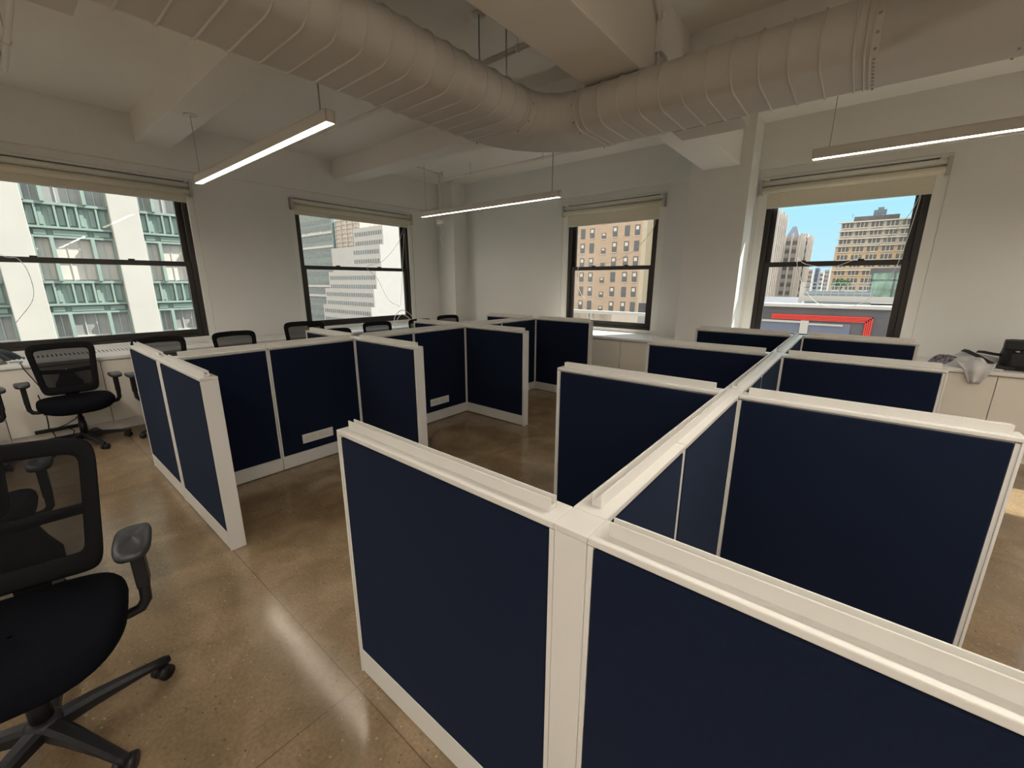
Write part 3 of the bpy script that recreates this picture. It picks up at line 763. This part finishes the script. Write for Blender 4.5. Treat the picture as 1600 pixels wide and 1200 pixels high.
# camera / shoulder bag
r = empty('shoulder_bag', (1.375, 6.02, z0 + .006), math.radians(-6), 'black nylon shoulder bag on the right cabinet top at the picture edge', 'bag')
rows = []
for z, k in ((0, .96), (0.02, 1.0), (0.12, 1.0), (0.20, .97), (0.245, .93), (0.265, .82), (0.268, .4)):
    rr = []
    for i in range(36):
        t = 2 * PI * i / 36; c_, s_ = math.cos(t), math.sin(t); nn = 5
        u = abs(c_) ** (2 / nn) * (1 if c_ >= 0 else -1); v = abs(s_) ** (2 / nn) * (1 if s_ >= 0 else -1)
        rr.append((u * 0.215 * k + 0.004 * math.sin(9 * t + z * 30), v * 0.13 * k + 0.004 * math.cos(7 * t), z + 0.004 * math.sin(5 * t)))
    rows.append(rr)
m = MB(); m.grid(rows, closed=True); m.add(rows[-1], [tuple(range(36))]); m.add(rows[0], [tuple(range(36))[::-1]]); m.build('body', M['bag'], r)
MB().box(-0.17, -0.165, 0.03, 0.15, -0.125, 0.16).build('front_pocket', M['bag'], r, 0.015)
MB().box(-0.215, -0.142, 0.185, 0.212, 0.0, 0.272).build('flap', M['bag'], r, 0.012)
m = MB()
for x in (-0.13, 0.02, 0.14): m.lathe([(0.0, -.008), (0.014, -.006), (0.014, .006), (0.0, .008)], (x, -0.150, 0.175), 12)
m.build('metal_ring', M['steel'], r)
def strap(name, pts, w, parent, m_):
    rows = []; P = [Vector(p) for p in pts]
    for i, p in enumerate(P):
        d = (P[min(i + 1, len(P) - 1)] - P[max(i - 1, 0)]).normalized(); s = d.cross(Vector((-0.15, -0.85, 0.6))).normalized() * w
        rows.append([p - s, p + s])
    return MB().grid(rows).build(name, m_, parent, solid=0.004)
strap('strap', [(-0.47, 0.00, 0.135), (-0.44, -0.06, 0.135), (-0.37, -0.13, 0.105), (-0.30, -0.19, 0.065), (-0.22, -0.21, 0.028), (-0.12, -0.18, 0.022)], 0.017, r, M['bag'])
strap('strap', [(-0.19, -0.04, 0.12), (-0.26, -0.05, 0.125), (-0.33, -0.03, 0.135), (-0.37, 0.02, 0.130)], 0.014, r, M['bag'])
# dark heap on the left sill
r = empty('black_jacket', (-6.72, -0.22, z0 + .006), 0, 'black jacket bundled up on the left cabinet top at the picture edge', 'jacket')
heap((0, 0, 0), 0.17, 0.25, 0.16, 5).build('body', M['bag'], r)
r2 = heap((0, 0, 0), 0.09, 0.11, 0.085, 9).build('mottled_scarf', M['olive'], None, loc=(-6.45, -0.14, z0))
tag(r2, 'small mottled olive cloth in front of the black bundle on the left sill', 'scarf')
cord('cable', [(-6.47, -0.02, .848), (-6.40, 0.06, .853), (-6.30, 0.04, .850), (-6.24, 0.05, .845), (-6.235, 0.06, .79), (-6.24, 0.13, .60)], 'thin dark cable running off the left sill behind the facing chair', 0.004, 'black', 'cable')
# cable loop on the corner-window sill
cord('cable', [(-6.50, 4.55, .85), (-6.55, 4.62, 1.02), (-6.58, 4.80, 1.12), (-6.55, 4.98, 1.02), (-6.50, 5.02, .85)], 'white cable loop standing up on the sill at the corner window', 0.006, 'cord', 'cable')
cord('cable', [(-6.40, 4.50, .85), (-6.45, 4.60, .98), (-6.48, 4.72, 1.05), (-6.45, 4.85, .98), (-6.40, 4.90, .85)], 'smaller white cable loop in front of the tall one at the corner window', 0.006, 'cord', 'cable')

# ------------------------------------------------------------------ the city outside
def emat(n_, c_, r_=0.8, **k): return mat(n_, c_, r_, **k)
X_ = {}
X_['stone'] = emat('limestone', (0.37, 0.358, 0.33), var=0.05, scale=0.6, bump=0.1, bscale=3)
X_['copper'] = emat('green_copper', (0.19, 0.255, 0.228), 0.6, var=0.08, scale=2)
X_['cglass'] = emat('dull_window', (0.24, 0.24, 0.23), 0.25, var=0.25, scale=0.8)
X_['shadeg'] = emat('window_blind', (0.46, 0.43, 0.39), 0.6, var=0.05, scale=2)
X_['teal'] = emat('teal_curtain_wall', (0.17, 0.27, 0.27), 0.25, var=0.15, scale=0.7)
X_['tealdk'] = emat('dark_band_glass', (0.06, 0.10, 0.11), 0.25, var=0.4, scale=1.5)
X_['conc'] = emat('white_brick', (0.40, 0.39, 0.38), var=0.03, scale=0.5)
X_['ribbon'] = emat('ribbon_glass', (0.10, 0.13, 0.14), 0.3, var=0.45, scale=1.3)
X_['scaff'] = emat('scaffold_brown', (0.42, 0.36, 0.30), var=0.3, scale=1.0)
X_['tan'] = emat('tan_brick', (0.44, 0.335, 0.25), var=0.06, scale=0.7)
X_['tanlit'] = emat('cream_brick', (0.48, 0.42, 0.32), var=0.04, scale=0.7)  # tan brick made lighter: sunlight on the side put into the colour
X_['win'] = emat('sash_window', (0.09, 0.10, 0.11), 0.3, var=0.4, scale=3)
X_['wfr'] = emat('window_surround', (0.62, 0.58, 0.52))
X_['orange'] = emat('orange_brick', (0.52, 0.39, 0.265), var=0.1, scale=0.5)
X_['pale'] = emat('pale_terracotta', (0.56, 0.53, 0.48), var=0.12, scale=0.6)
X_['goth'] = emat('pink_grey_stone', (0.36, 0.32, 0.31), var=0.12, scale=0.3)
X_['gothl'] = emat('pale_stone_rib', (0.48, 0.45, 0.42), var=0.05, scale=0.3)
X_['slate'] = emat('slate_roof', (0.16, 0.20, 0.26))
X_['red'] = emat('red_frame', (0.75, 0.04, 0.025), 0.4)
X_['dark'] = emat('dark_roof_wall', (0.085, 0.085, 0.10), 0.5, var=0.2, scale=0.8)
X_['scr'] = emat('blue_grey_screen', (0.12, 0.14, 0.21), 0.4)
X_['ledge'] = emat('white_coping', (0.45, 0.44, 0.42))
X_['galv'] = emat('galvanised_rail', (0.34, 0.40, 0.43), 0.4)
X_['leaf'] = emat('roof_leaves', (0.05, 0.16, 0.05))
X_['pink'] = emat('pink_banner', (0.80, 0.22, 0.32), 0.6)
X_['asph'] = emat('street_asphalt', (0.10, 0.10, 0.10), 0.9, var=0.2, scale=0.3)
CZ0 = 1.64; GR = -32.0
tag(MB().box(-400, -100, GR - 1, 400, 700, GR).build('street_ground', X_['asph']), kind='structure')

# pale facade across the side street (seen in the big left window)
k = 1.25; XFc = -24 * k
B = empty('office_building', (XFc, 3, GR), 0, 'pale stone building with green copper spandrels across the street from the big left window', 'building')
def lb(x0, y0, z0, x1, y1, z1): return (x0 - XFc, y0 - 3, z0 - GR, x1 - XFc, y1 - 3, z1 - GR)
yA = [1.29 * k + 4.0625 * i for i in range(-3, 3)]      # left edge of each bay
MB().box(*lb(XFc - 14, yA[0] - 1.3, GR, XFc - 0.9, yA[-1] + 2.9 + 1.2, 24)).build('core', X_['stone'], B)
for i in range(len(yA) + 1):
    y1 = yA[i] if i < len(yA) else yA[-1] + 4.0625
    m = MB().box(*lb(XFc - 0.9, y1 - 1.19, GR, XFc, y1, 24))
    z = GR + 1.3
    m.build('pier', X_['stone'], B, 0.03)
pz = 2.9 * k
def zz(v): return CZ0 + v * k
bays = [(i, j) for i in range(len(yA)) for j in range(-5, 4)]
sp0 = None
for i, j in bays:
    y0 = yA[i]; y1 = y0 + 2.872; top = zz(2.91) + pz * j; bot = zz(1.62) + pz * j
    if sp0 is None:
        m = MB()   # spandrel in local coordinates: y 0..2.872, z 0..h
        w = 2.872; h = top - bot
        m.box(-0.75, 0, 0, -0.45, w, h)
        m.box(-0.45, 0, 0, -0.25, w, 0.10); m.box(-0.45, 0, 0.42, -0.22, w, 0.52); m.box(-0.45, 0, h - 0.12, -0.22, w, h)
        for a, b in ((0, .64), (.64, 2.05), (2.05, w)):
            m.box(-0.45, a + .12, 0.14, -0.33, b - .12, 0.36)
        for q in (0.34, 0.98, 1.34, 1.72, 2.42):
            m.box(-0.45, q - .04, 0.52, -0.24, q + .04, h - .12)
        for q0, q1 in ((.05, .26), (.40, .54), (.76, .90), (1.06, 1.26), (1.42, 1.62), (1.80, 1.95), (2.15, 2.34), (2.50, 2.74)):
            m.box(-0.45, q0, 0.60, -0.38, q1, h - .22)
        sp0 = m.build('spandrel', X_['copper'], B, loc=(0, y0 - 3, bot - GR))
        m = MB(); hw = pz - h
        m.box(-0.80, 0, 0, -0.52, w, hw)
        wn0 = m.build('window', X_['cglass'], B, loc=(0, y0 - 3, bot - hw - GR))
        m = MB(); 
        for q in (0.0, 0.64, 2.05, w):
            m.box(-0.75, max(q - .07, 0), 0, -0.10, min(q + .07, w), hw)
        mu0 = m.build('mullion', X_['copper'], wn0)
        m = MB()
        for a, b in ((.07, .57), (.71, 1.98), (2.12, w - .07)):
            nn = 3 if b - a > 1 else 2
            m.box(-0.515, a + .03, hw * .45, -0.49, b - .03, hw - .05)
            m.box(-0.515, a + .03, 0.05, -0.50, b - .03, hw * .42)
        sh0 = m.build('blind', X_['shadeg'], wn0)
        m = MB()
        for a, b in ((.07, .57), (.71, 1.98), (2.12, w - .07)):
            nn = 3 if b - a > 1 else 2
            for q in range(nn + 1):
                yy = a + (b - a) * q / nn; m.box(-0.52, yy - .018, 0, -0.46, yy + .018, hw)
            m.box(-0.52, a, hw * .42, -0.45, b, hw * .46)
        ba0 = m.build('glazing_bar', X_['conc'], wn0)
    else:
        c = sp0.copy(); COL.objects.link(c); c.location = (0, y0 - 3, bot - GR)
        c = wn0.copy(); COL.objects.link(c); c.location = (0, y0 - 3, bot - hw - GR)
        for s_ in (mu0, sh0, ba0):
            if s_ is sh0 and j % 2: continue
            d = s_.copy(); COL.objects.link(d); d.parent = c

# stepped white building (corner window), its +X face blank
k2 = 2.0
XZ = -65.8 * k2
B = empty('stepped_building', (XZ, 90, GR), 0, 'white stepped building with ribbon windows and a blank sunlit side beyond the corner window', 'building')
tiers = [(45.0, 9.6, -75.3, -75.3), (44.2, 6.45, -84.0, -76.2), (43.05, 1.9, -86, -86), (42.35, -1.35, -88, -88), (41.6, -4.8, -89.6, -89.6)]
prev = None
for n_, (yy, zt, xl, xr0) in enumerate(tiers):
    s = 0.985 ** n_
    x0 = xl * k2 * (yy / 45.0); y0 = yy * k2; zt_ = CZ0 + zt * k2 * (yy / 45.0)
    MB().box(x0 - XZ, y0 - 90, 0, 0, 10 if n_ == 0 else prev - 90, zt_ - GR).build('tier', X_['conc'], B); prev = y0
    zb_ = GR if n_ == 4 else CZ0 + tiers[n_ + 1][1] * k2 * (tiers[n_ + 1][0] / 45.0)
    z = zt_ - 1.55 * 1.0
    xr = xr0 * k2 * (yy / 45.0); cnt = 0
    while z - 1.3 > zb_ and cnt < 4:
        z1_ = z; z0_ = z - 1.35
        o = MB().box(xr + 0.8 - XZ, y0 - 90 - .06, z0_ - GR, -0.9, y0 - 90 + .1, z1_ - GR).build('ribbon_window', X_['ribbon'], B)
        m = MB(); x = xr + 0.8
        while x < XZ - 1.2:
            m.box(x - XZ, y0 - 90 - .12, z0_ - GR, x + .34 - XZ, y0 - 90 - .03, z1_ - GR); x += 1.5
        m.build('glazing_bar', X_['conc'], o)
        z -= 3.2; cnt += 1
MB().box((-84.5 * k2) - XZ, 3, 0, -75.3 * k2 - XZ, 14, CZ0 + 24 - GR).build('scaffold_block', X_['scaff'], B)
m = MB()
for q in range(8):
    zq = CZ0 + 13.8 + q * 1.6 - GR; m.box(-84.5 * k2 - XZ, 2.7, zq, -75.3 * k2 - XZ, 3.0, zq + .22)
for q in range(5):
    xq = -84.2 * k2 - XZ + q * 4.2; m.box(xq, 2.6, 0, xq + .3, 3.0, CZ0 + 24 - GR)
m.build('scaffolding', X_['ledge'], B)
# teal glass tower
B = empty('glass_tower', (-96 * k2, 92, GR), 0, 'teal glass office tower left of the white stepped building', 'building')
MB().box(-14, 0.2, 0, 22.6, 20, CZ0 + 44 - GR).build('curtain_wall', X_['teal'], B)
for v in (24.6, 22.0, 17.6, 13.5, 11.2, 7.3, 3.6, -0.2, -4.0, -7.6, -11.3, -15):
    z = CZ0 + v - GR
    MB().box(-13, 0.05, z - 1.1, 22.2, 0.3, z + .5).build('window_band', X_['tealdk'], B)
m = MB()
for v in (19.6, 14.2, -0.9 - 1, -6.0): m.box(-14, -0.3, CZ0 + v - GR - .45, 22.6, 0.3, CZ0 + v - GR + .45)
m.build('white_belt', X_['ledge'], B)
m = MB()
for q in range(32): m.box(-13.5 + q * 1.15, -0.05, 0, -13.5 + q * 1.15 + .12, 0.2, CZ0 + 44 - GR)
m.build('mullion', X_['ledge'], B)

# tan brick building seen in the third window
k3 = 1.45; Y3 = 60 * k3; XC = -24.4 * k3
B = empty('brick_building', (XC, Y3, GR), 0, 'tan brick building with rows of sash windows behind the back window near the column', 'building')
MB().box(-26 * k3, 0, 0, 0, 18, CZ0 + 22 * k3 - GR).build('brick_wall', X_['tan'], B)
MB().box(-0.9, -0.05, 0, 0.05, 18.05, CZ0 + 22.2 * k3 - GR).build('corner_pier', X_['tanlit'], B)  # lighter colour stands in for the sunlit side of the corner
wp = None
cols = [(-34.6, 1.0, 1.55), (-33.0, 1.0, 1.55), (-31.0, .95, .9), (-29.2, 1.0, 1.6), (-27.3, 1.0, 1.6), (-25.75, 1.0, 1.6), (-37.2, 1., 1.55), (-39.5, 1., 1.55)]
cnt = 0
for r_ in range(-6, 6):
    for ci, (cxx, ww, hh) in enumerate(cols):
        cnt += 1
        if cnt > 96: break
        zc = CZ0 + (7.25 - 2.17 * (3 + r_ - 3) - 0.0) * k3 - GR
        if ci == 2: zc -= 0.7
        loc = ((cxx) * k3 - XC, 0, zc)
        key = 2 if ci == 2 else 0
        if wp is None: wp = {}
        if key not in wp:
            hw_ = ww * k3 / 2 * .76; hz = hh * k3 / 2 * (.95)
            m = MB(); m.box(-hw_, -0.05, -hz, hw_, 0.1, hz)
            o = m.build('window', X_['win'], B, loc=loc)
            m = MB(); m.box(-hw_ * .6, -0.10, .10, hw_ * .6, -.04, hz * .75); m.box(-hw_ * 1.15, -0.16, -hz - .12, hw_ * 1.15, 0, -hz)
            q = m.build('sash', X_['wfr'], o); wp[key] = (o, q)
        else:
            o0, q0 = wp[key]
            o = o0.copy(); COL.objects.link(o); o.location = loc
            if (r_ * 5 + ci * 3) % 4 != 0: q = q0.copy(); COL.objects.link(q); q.parent = o
# return wing on its right with windows
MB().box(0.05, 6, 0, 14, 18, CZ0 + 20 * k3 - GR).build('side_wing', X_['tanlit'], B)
m0 = None
for r_ in range(7):
    for cxx in (1.0, 3.0):
        zc = CZ0 + (7.3 - 2.17 * r_) * k3 - GR
        if m0 is None: m0 = MB().box(-.5, 5.9, -.85, .5, 6.1, .85).build('window', X_['win'], B, loc=(cxx, 0, zc))
        else: c = m0.copy(); COL.objects.link(c); c.location = (cxx, 0, zc)
r = empty('banner', (-15.75, 40, -2.34), 0, 'vertical pink banner at the right side of the tan building window', 'banner')
MB().box(0, 0, -10, 1.9, 0.15, 2.25).build('cloth', X_['pink'], r)
MB().box(-0.75, -0.1, -12, -0.05, 0.6, 2.0).build('dark_pylon', X_['dark'], r)
# glass terrace screen in front
r = empty('terrace_screen', (-14.95, 25, -0.40), 0, 'pale terrace parapet band in front of the tan brick building', 'parapet')
MB().box(-0.3, 0, -0.0, 5.6, 0.3, 0.20).build('coping', X_['ledge'], r)
MB().box(-0.2, 0.15, -3.0, 5.5, 0.2, 0.0).build('glass_panel', glass('terrace_glass', 0.12, (0.9, 0.92, 0.93)), r)
m = MB()
for q in (1.1, 1.35): m.box(q, -.05, -3, q + .10, .1, 0.0)
m.build('post', X_['ledge'], r)

# big brick block seen in the sky window
k4 = 1.6; Y4 = 120 * k4; XA, XB = -5.3 * k4, 7.4 * k4
B = empty('brick_block', (XA, Y4, GR), 0, 'tall ornate building, pale on top and orange brick below, in the right back window', 'building')
zt = CZ0 + 12.7 * k4; zo = CZ0 + 7.8 * k4
MB().box(0, 0, 0, XB - XA, 30, zo - GR).build('brick_wall', X_['orange'], B)
MB().box(0.5, 0.3, zo - GR, XB - XA, 30, zt - GR).build('upper_wall', X_['pale'], B)
m = MB()
for v in (12.7, 10.9, 9.3, 7.8, 2.7): m.box(-0.2, -0.8, CZ0 + v * k4 - GR - .35, XB - XA + .4, 0.3, CZ0 + v * k4 - GR)
m.build('cornice', X_['wfr'], B)
m0 = None
for r_ in range(10):
    for g_ in range(5):
        for q in range(1):
            x = 2.3 + g_ * 3.9; z = CZ0 + (11.9 - 1.64 * r_) * k4 - GR
            if m0 is None:
                m0 = MB().box(-1.45, -0.06, -.75, -.60, 0.4, .75).box(-.42, -0.06, -.75, .42, 0.4, .75).box(.60, -0.06, -.75, 1.45, 0.4, .75).build('window', X_['win'], B, loc=(x, 0, z))
                m1 = MB().box(-1.6, -0.40, -1.05, 1.6, 0.0, -.78).box(-.60, -.2, -.78, -.42, .1, .9).box(.42, -.2, -.78, .60, .1, .9).build('sill', X_['wfr'], m0)
            else:
                c = m0.copy(); COL.objects.link(c); c.location = (x, 0, z); d = m1.copy(); COL.objects.link(d); d.parent = c
MB().box(3.6, 4, zt - GR, 15.5, 16, zt + 2.0 - GR).build('roof_plant', X_['dark'], B)
m = MB(); m.box(8.6, 6, zt + 2 - GR, 12.0, 12, zt + 4.0 - GR); m.box(9.6, 6, zt + 4 - GR, 11.2, 10, zt + 4.8 - GR); m.box(3.0, 3.5, zt + 1.8 - GR, 3.2, 3.8, zt + 3.0 - GR)
m.build('roof_tank', X_['slate'], B)
MB().box(XB - XA + .2, -10, 0, XB - XA + 14, 20, CZ0 + 40 - GR).build('glass_wing', X_['teal'], B)
# gothic towers left
def tower(name, x0, x1, y, d, top, label, steps, mt='goth'):
    B = empty(name, (x0, y, GR), 0, label, 'building'); w = x1 - x0
    MB().box(0, 0, 0, w, d, top - GR).build('shaft', X_[mt], B)
    m = MB(); nx = max(2, int(w / 3.0))
    for q in range(nx + 1): m.box(q * w / nx - .35, -0.7, 0, q * w / nx + .35, 0.2, top - GR + (1.5 if q % 2 else .4))
    ny = max(2, int(d / 4))
    for q in range(ny + 1): m.box(w - .2, q * d / ny - .4, 0, w + .7, q * d / ny + .4, top - GR + (1.5 if q % 2 else .4))
    m.build('rib', X_['gothl'], B)
    m = MB(); z = top - GR - 3
    lg = MB()
    for _ in range(9):
        lg.box(-.3, -.35, z - 1.0, w + .3, .1, z - .7); lg.box(w - .1, 0, z - 1.0, w + .35, d, z - .7); z -= 6.6
    lg.build('ledge', X_['gothl'], B); z = top - GR - 3
    for _ in range(14):
        m.box(0.4, -0.12, z, w - .4, 0.1, z + 1.5)
        m.box(w - .1, .4, z, w + .12, d - .4, z + 1.5); z -= 3.3
    m.build('window_band', X_['win'], B)
    for (a, b, h_) in steps: MB().box(w * a, d * .2, top - GR, w * b, d * .8, top - GR + h_).build('setback', X_[mt], B)
    return B, w
k5 = 1.35; Y5 = 150 * k5
tower('gothic_tower', -30 * k5, -19.6 * k5, Y5 - 20, 22, CZ0 + 18 * k5, 'tall ribbed stone tower at the left side of the sky window', [(0.1, .8, 8)])
B, w = tower('gothic_tower', -19.3 * k5, -15.9 * k5, Y5 + 6, 18, CZ0 + 13.2 * k5, 'ribbed tower with a dark pitched roof, second from left in the sky window', [])
zt = CZ0 + 13.2 * k5 - GR
MB().add([(0, 0, zt), (w, 0, zt), (w, 12, zt), (0, 12, zt), (w * .3, 4, zt + 4.4), (w * .6, 4, zt + 4.4)], [(0, 1, 5, 4), (1, 2, 5), (2, 3, 4, 5), (3, 0, 4)]).build('pitched_roof', X_['slate'], B)
tower('gothic_tower', -17.4 * k5, -15.0 * k5, Y5 + 30, 14, CZ0 + 14.2 * k5, 'slim ribbed tower, third from left in the sky window', [(.2, .7, 2)])
far = [(-13.8, -12.6, 5.0, 'orange'), (-12.6, -11.5, 3.8, 'goth'), (-11.4, -10.4, 4.4, 'scr'), (-10.5, -9.6, 3.2, 'pale'), (-9.7, -8.4, 4.2, 'goth')]
fl = ['low orange brick block far off between the towers and the big block', 'low grey block far off, second in the distant row', 'low blue hazy block far off, third in the distant row', 'pale low block far off, fourth in the distant row', 'low stone block far off nearest the big ornate building']
for i, (a, b, h_, mt) in enumerate(far):
    B = empty('distant_building', (a * 1.9, 285 + i * 14, GR), 0, fl[i], 'building', 'hazy low blocks at the end of the street')
    MB().box(0, 0, 0, (b - a) * 1.9, 12, CZ0 + h_ * 1.9 - GR).build('block', X_[mt], B)
    m = MB()
    for q in range(5):
        for u in range(2): m.box(.4 + u * (b - a) * .85, -.08, CZ0 + h_ * 1.9 - GR - 2.2 - q * 2.6, .4 + u * (b - a) * .85 + .6, .05, CZ0 + h_ * 1.9 - GR - 1.0 - q * 2.6)
    m.build('window', X_['win'], B)
# roof terrace opposite the sky window
B = empty('roof_terrace_building', (-3.6, 25, GR), 0, 'low roof opposite the sky window with red picture frame wall and pale coping', 'building')
def rb(x0, y0, z0, x1, y1, z1): return (x0 + 3.6, y0 - 25, CZ0 + z0 - GR, x1 + 3.6, y1 - 25, CZ0 + z1 - GR)
MB().box(3.6 - 9.5, 0.3, 0, 3.6 + 1.7, 16, CZ0 - 1.15 - GR).build('roof_block', X_['dark'], B)
MB().box(*rb(-9.5, 24.9, -4.5, 1.4, 25.3, -1.17)).build('dark_wall', X_['dark'], B)
MB().box(*rb(-9.5, 24.7, -1.18, 1.45, 25.7, -1.02)).build('coping', X_['ledge'], B, 0.02)
MB().box(*rb(-6.5, 24.82, -4.5, -0.02, 24.95, -1.88)).build('screen', X_['scr'], B)
m = MB()
for q in range(4):
    o_ = q * 0.066
    m.box(*rb(-3.2, 24.70 + q * .03, -1.58 - o_, 0.72 - o_, 24.90, -1.535 - o_))
    m.box(*rb(0.675 - o_, 24.70 + q * .03, -4.4, 0.72 - o_, 24.90, -1.535 - o_))
m.build('red_frame', X_['red'], B)
m = MB(); m.box(*rb(-6.5, 24.74, -1.93, -1.95, 24.86, -1.83)); m.box(*rb(-1.95, 24.74, -4.4, -1.62, 24.86, -1.80)); m.box(*rb(-1.62, 24.74, -2.0, -0.3, 24.86, -1.92))
m.build('white_beam', X_['ledge'], B)
r = empty('roof_railing', (-2.3, 27, CZ0 - 1.0), 0, 'galvanised railing with white posts on the opposite roof terrace', 'railing')
m = MB()
for x in (0.0, 4.05): m.box(x - .08, -.06, -1, x + .08, .06, 0.25 if x > 3 else 1.0)
m.box(0, -.05, 0.05, 4.1, .05, 0.32); m.build('post', X_['ledge'], r)
m = MB()
for z in (0.45, 0.62, 0.80, 0.97): m.box(0, -.015, z, 2.85, .015, z + .03)
for q in range(10): m.box(q * .31, -.015, 0.3, q * .31 + .025, .015, 1.0)
m.build('rail', X_['galv'], r)
MB().box(0.1, 1.2, -1, 2.9, 1.6, 0.55).build('back_parapet', emat('grey_screen', (0.22, 0.27, 0.31)), r)
r = empty('terrace_pavilion', (0.42, 29, CZ0 - 1.0), 0, 'teal glazed pavilion on the opposite roof terrace', 'pavilion')
MB().box(0, 0, 0, 2.8, 2.5, 1.55).build('glass_box', emat('pavilion_glass', (0.20, 0.33, 0.27), 0.2, var=0.5, scale=2.5), r)
m = MB(); m.box(-.05, -.08, 1.50, 2.9, 2.6, 1.72)
for q in range(4): m.box(q * .9, -.06, 0, q * .9 + .06, .0, 1.5)
m.box(0, -.06, 1.1, 2.8, .0, 1.15)
m.build('frame', X_['dark'], r)
r = empty('potted_shrub', (-0.75, 28.5, CZ0 - 1.0), 0, 'dark green potted shrub on the opposite roof terrace', 'plant')
MB().lathe([(0.12, -.0), (0.18, .5)], (0, 0, 0), 12).build('pot', X_['slate'], r)
m = MB(); rn = random.Random(4)
for _ in range(260):
    a = rn.uniform(0, 6.28); q = rn.uniform(0, 1) ** .6; p = Vector((math.cos(a) * .42 * q, math.sin(a) * .3 * q, .95 + rn.uniform(-.25, .3) * (1 - q * .6)))
    s_ = Vector((rn.uniform(-1, 1), rn.uniform(-1, 1), rn.uniform(-1, 1))).normalized() * .07; u_ = s_.cross(Vector((.3, .5, 1))).normalized() * .025
    m.add([p - s_, p + u_, p + s_, p - u_], [(0, 1, 2, 3)])
for _ in range(3): m.tube([(0, 0, .45), (rn.uniform(-.1, .1), 0, .9)], .015, 5)
m.build('foliage', X_['leaf'], r)
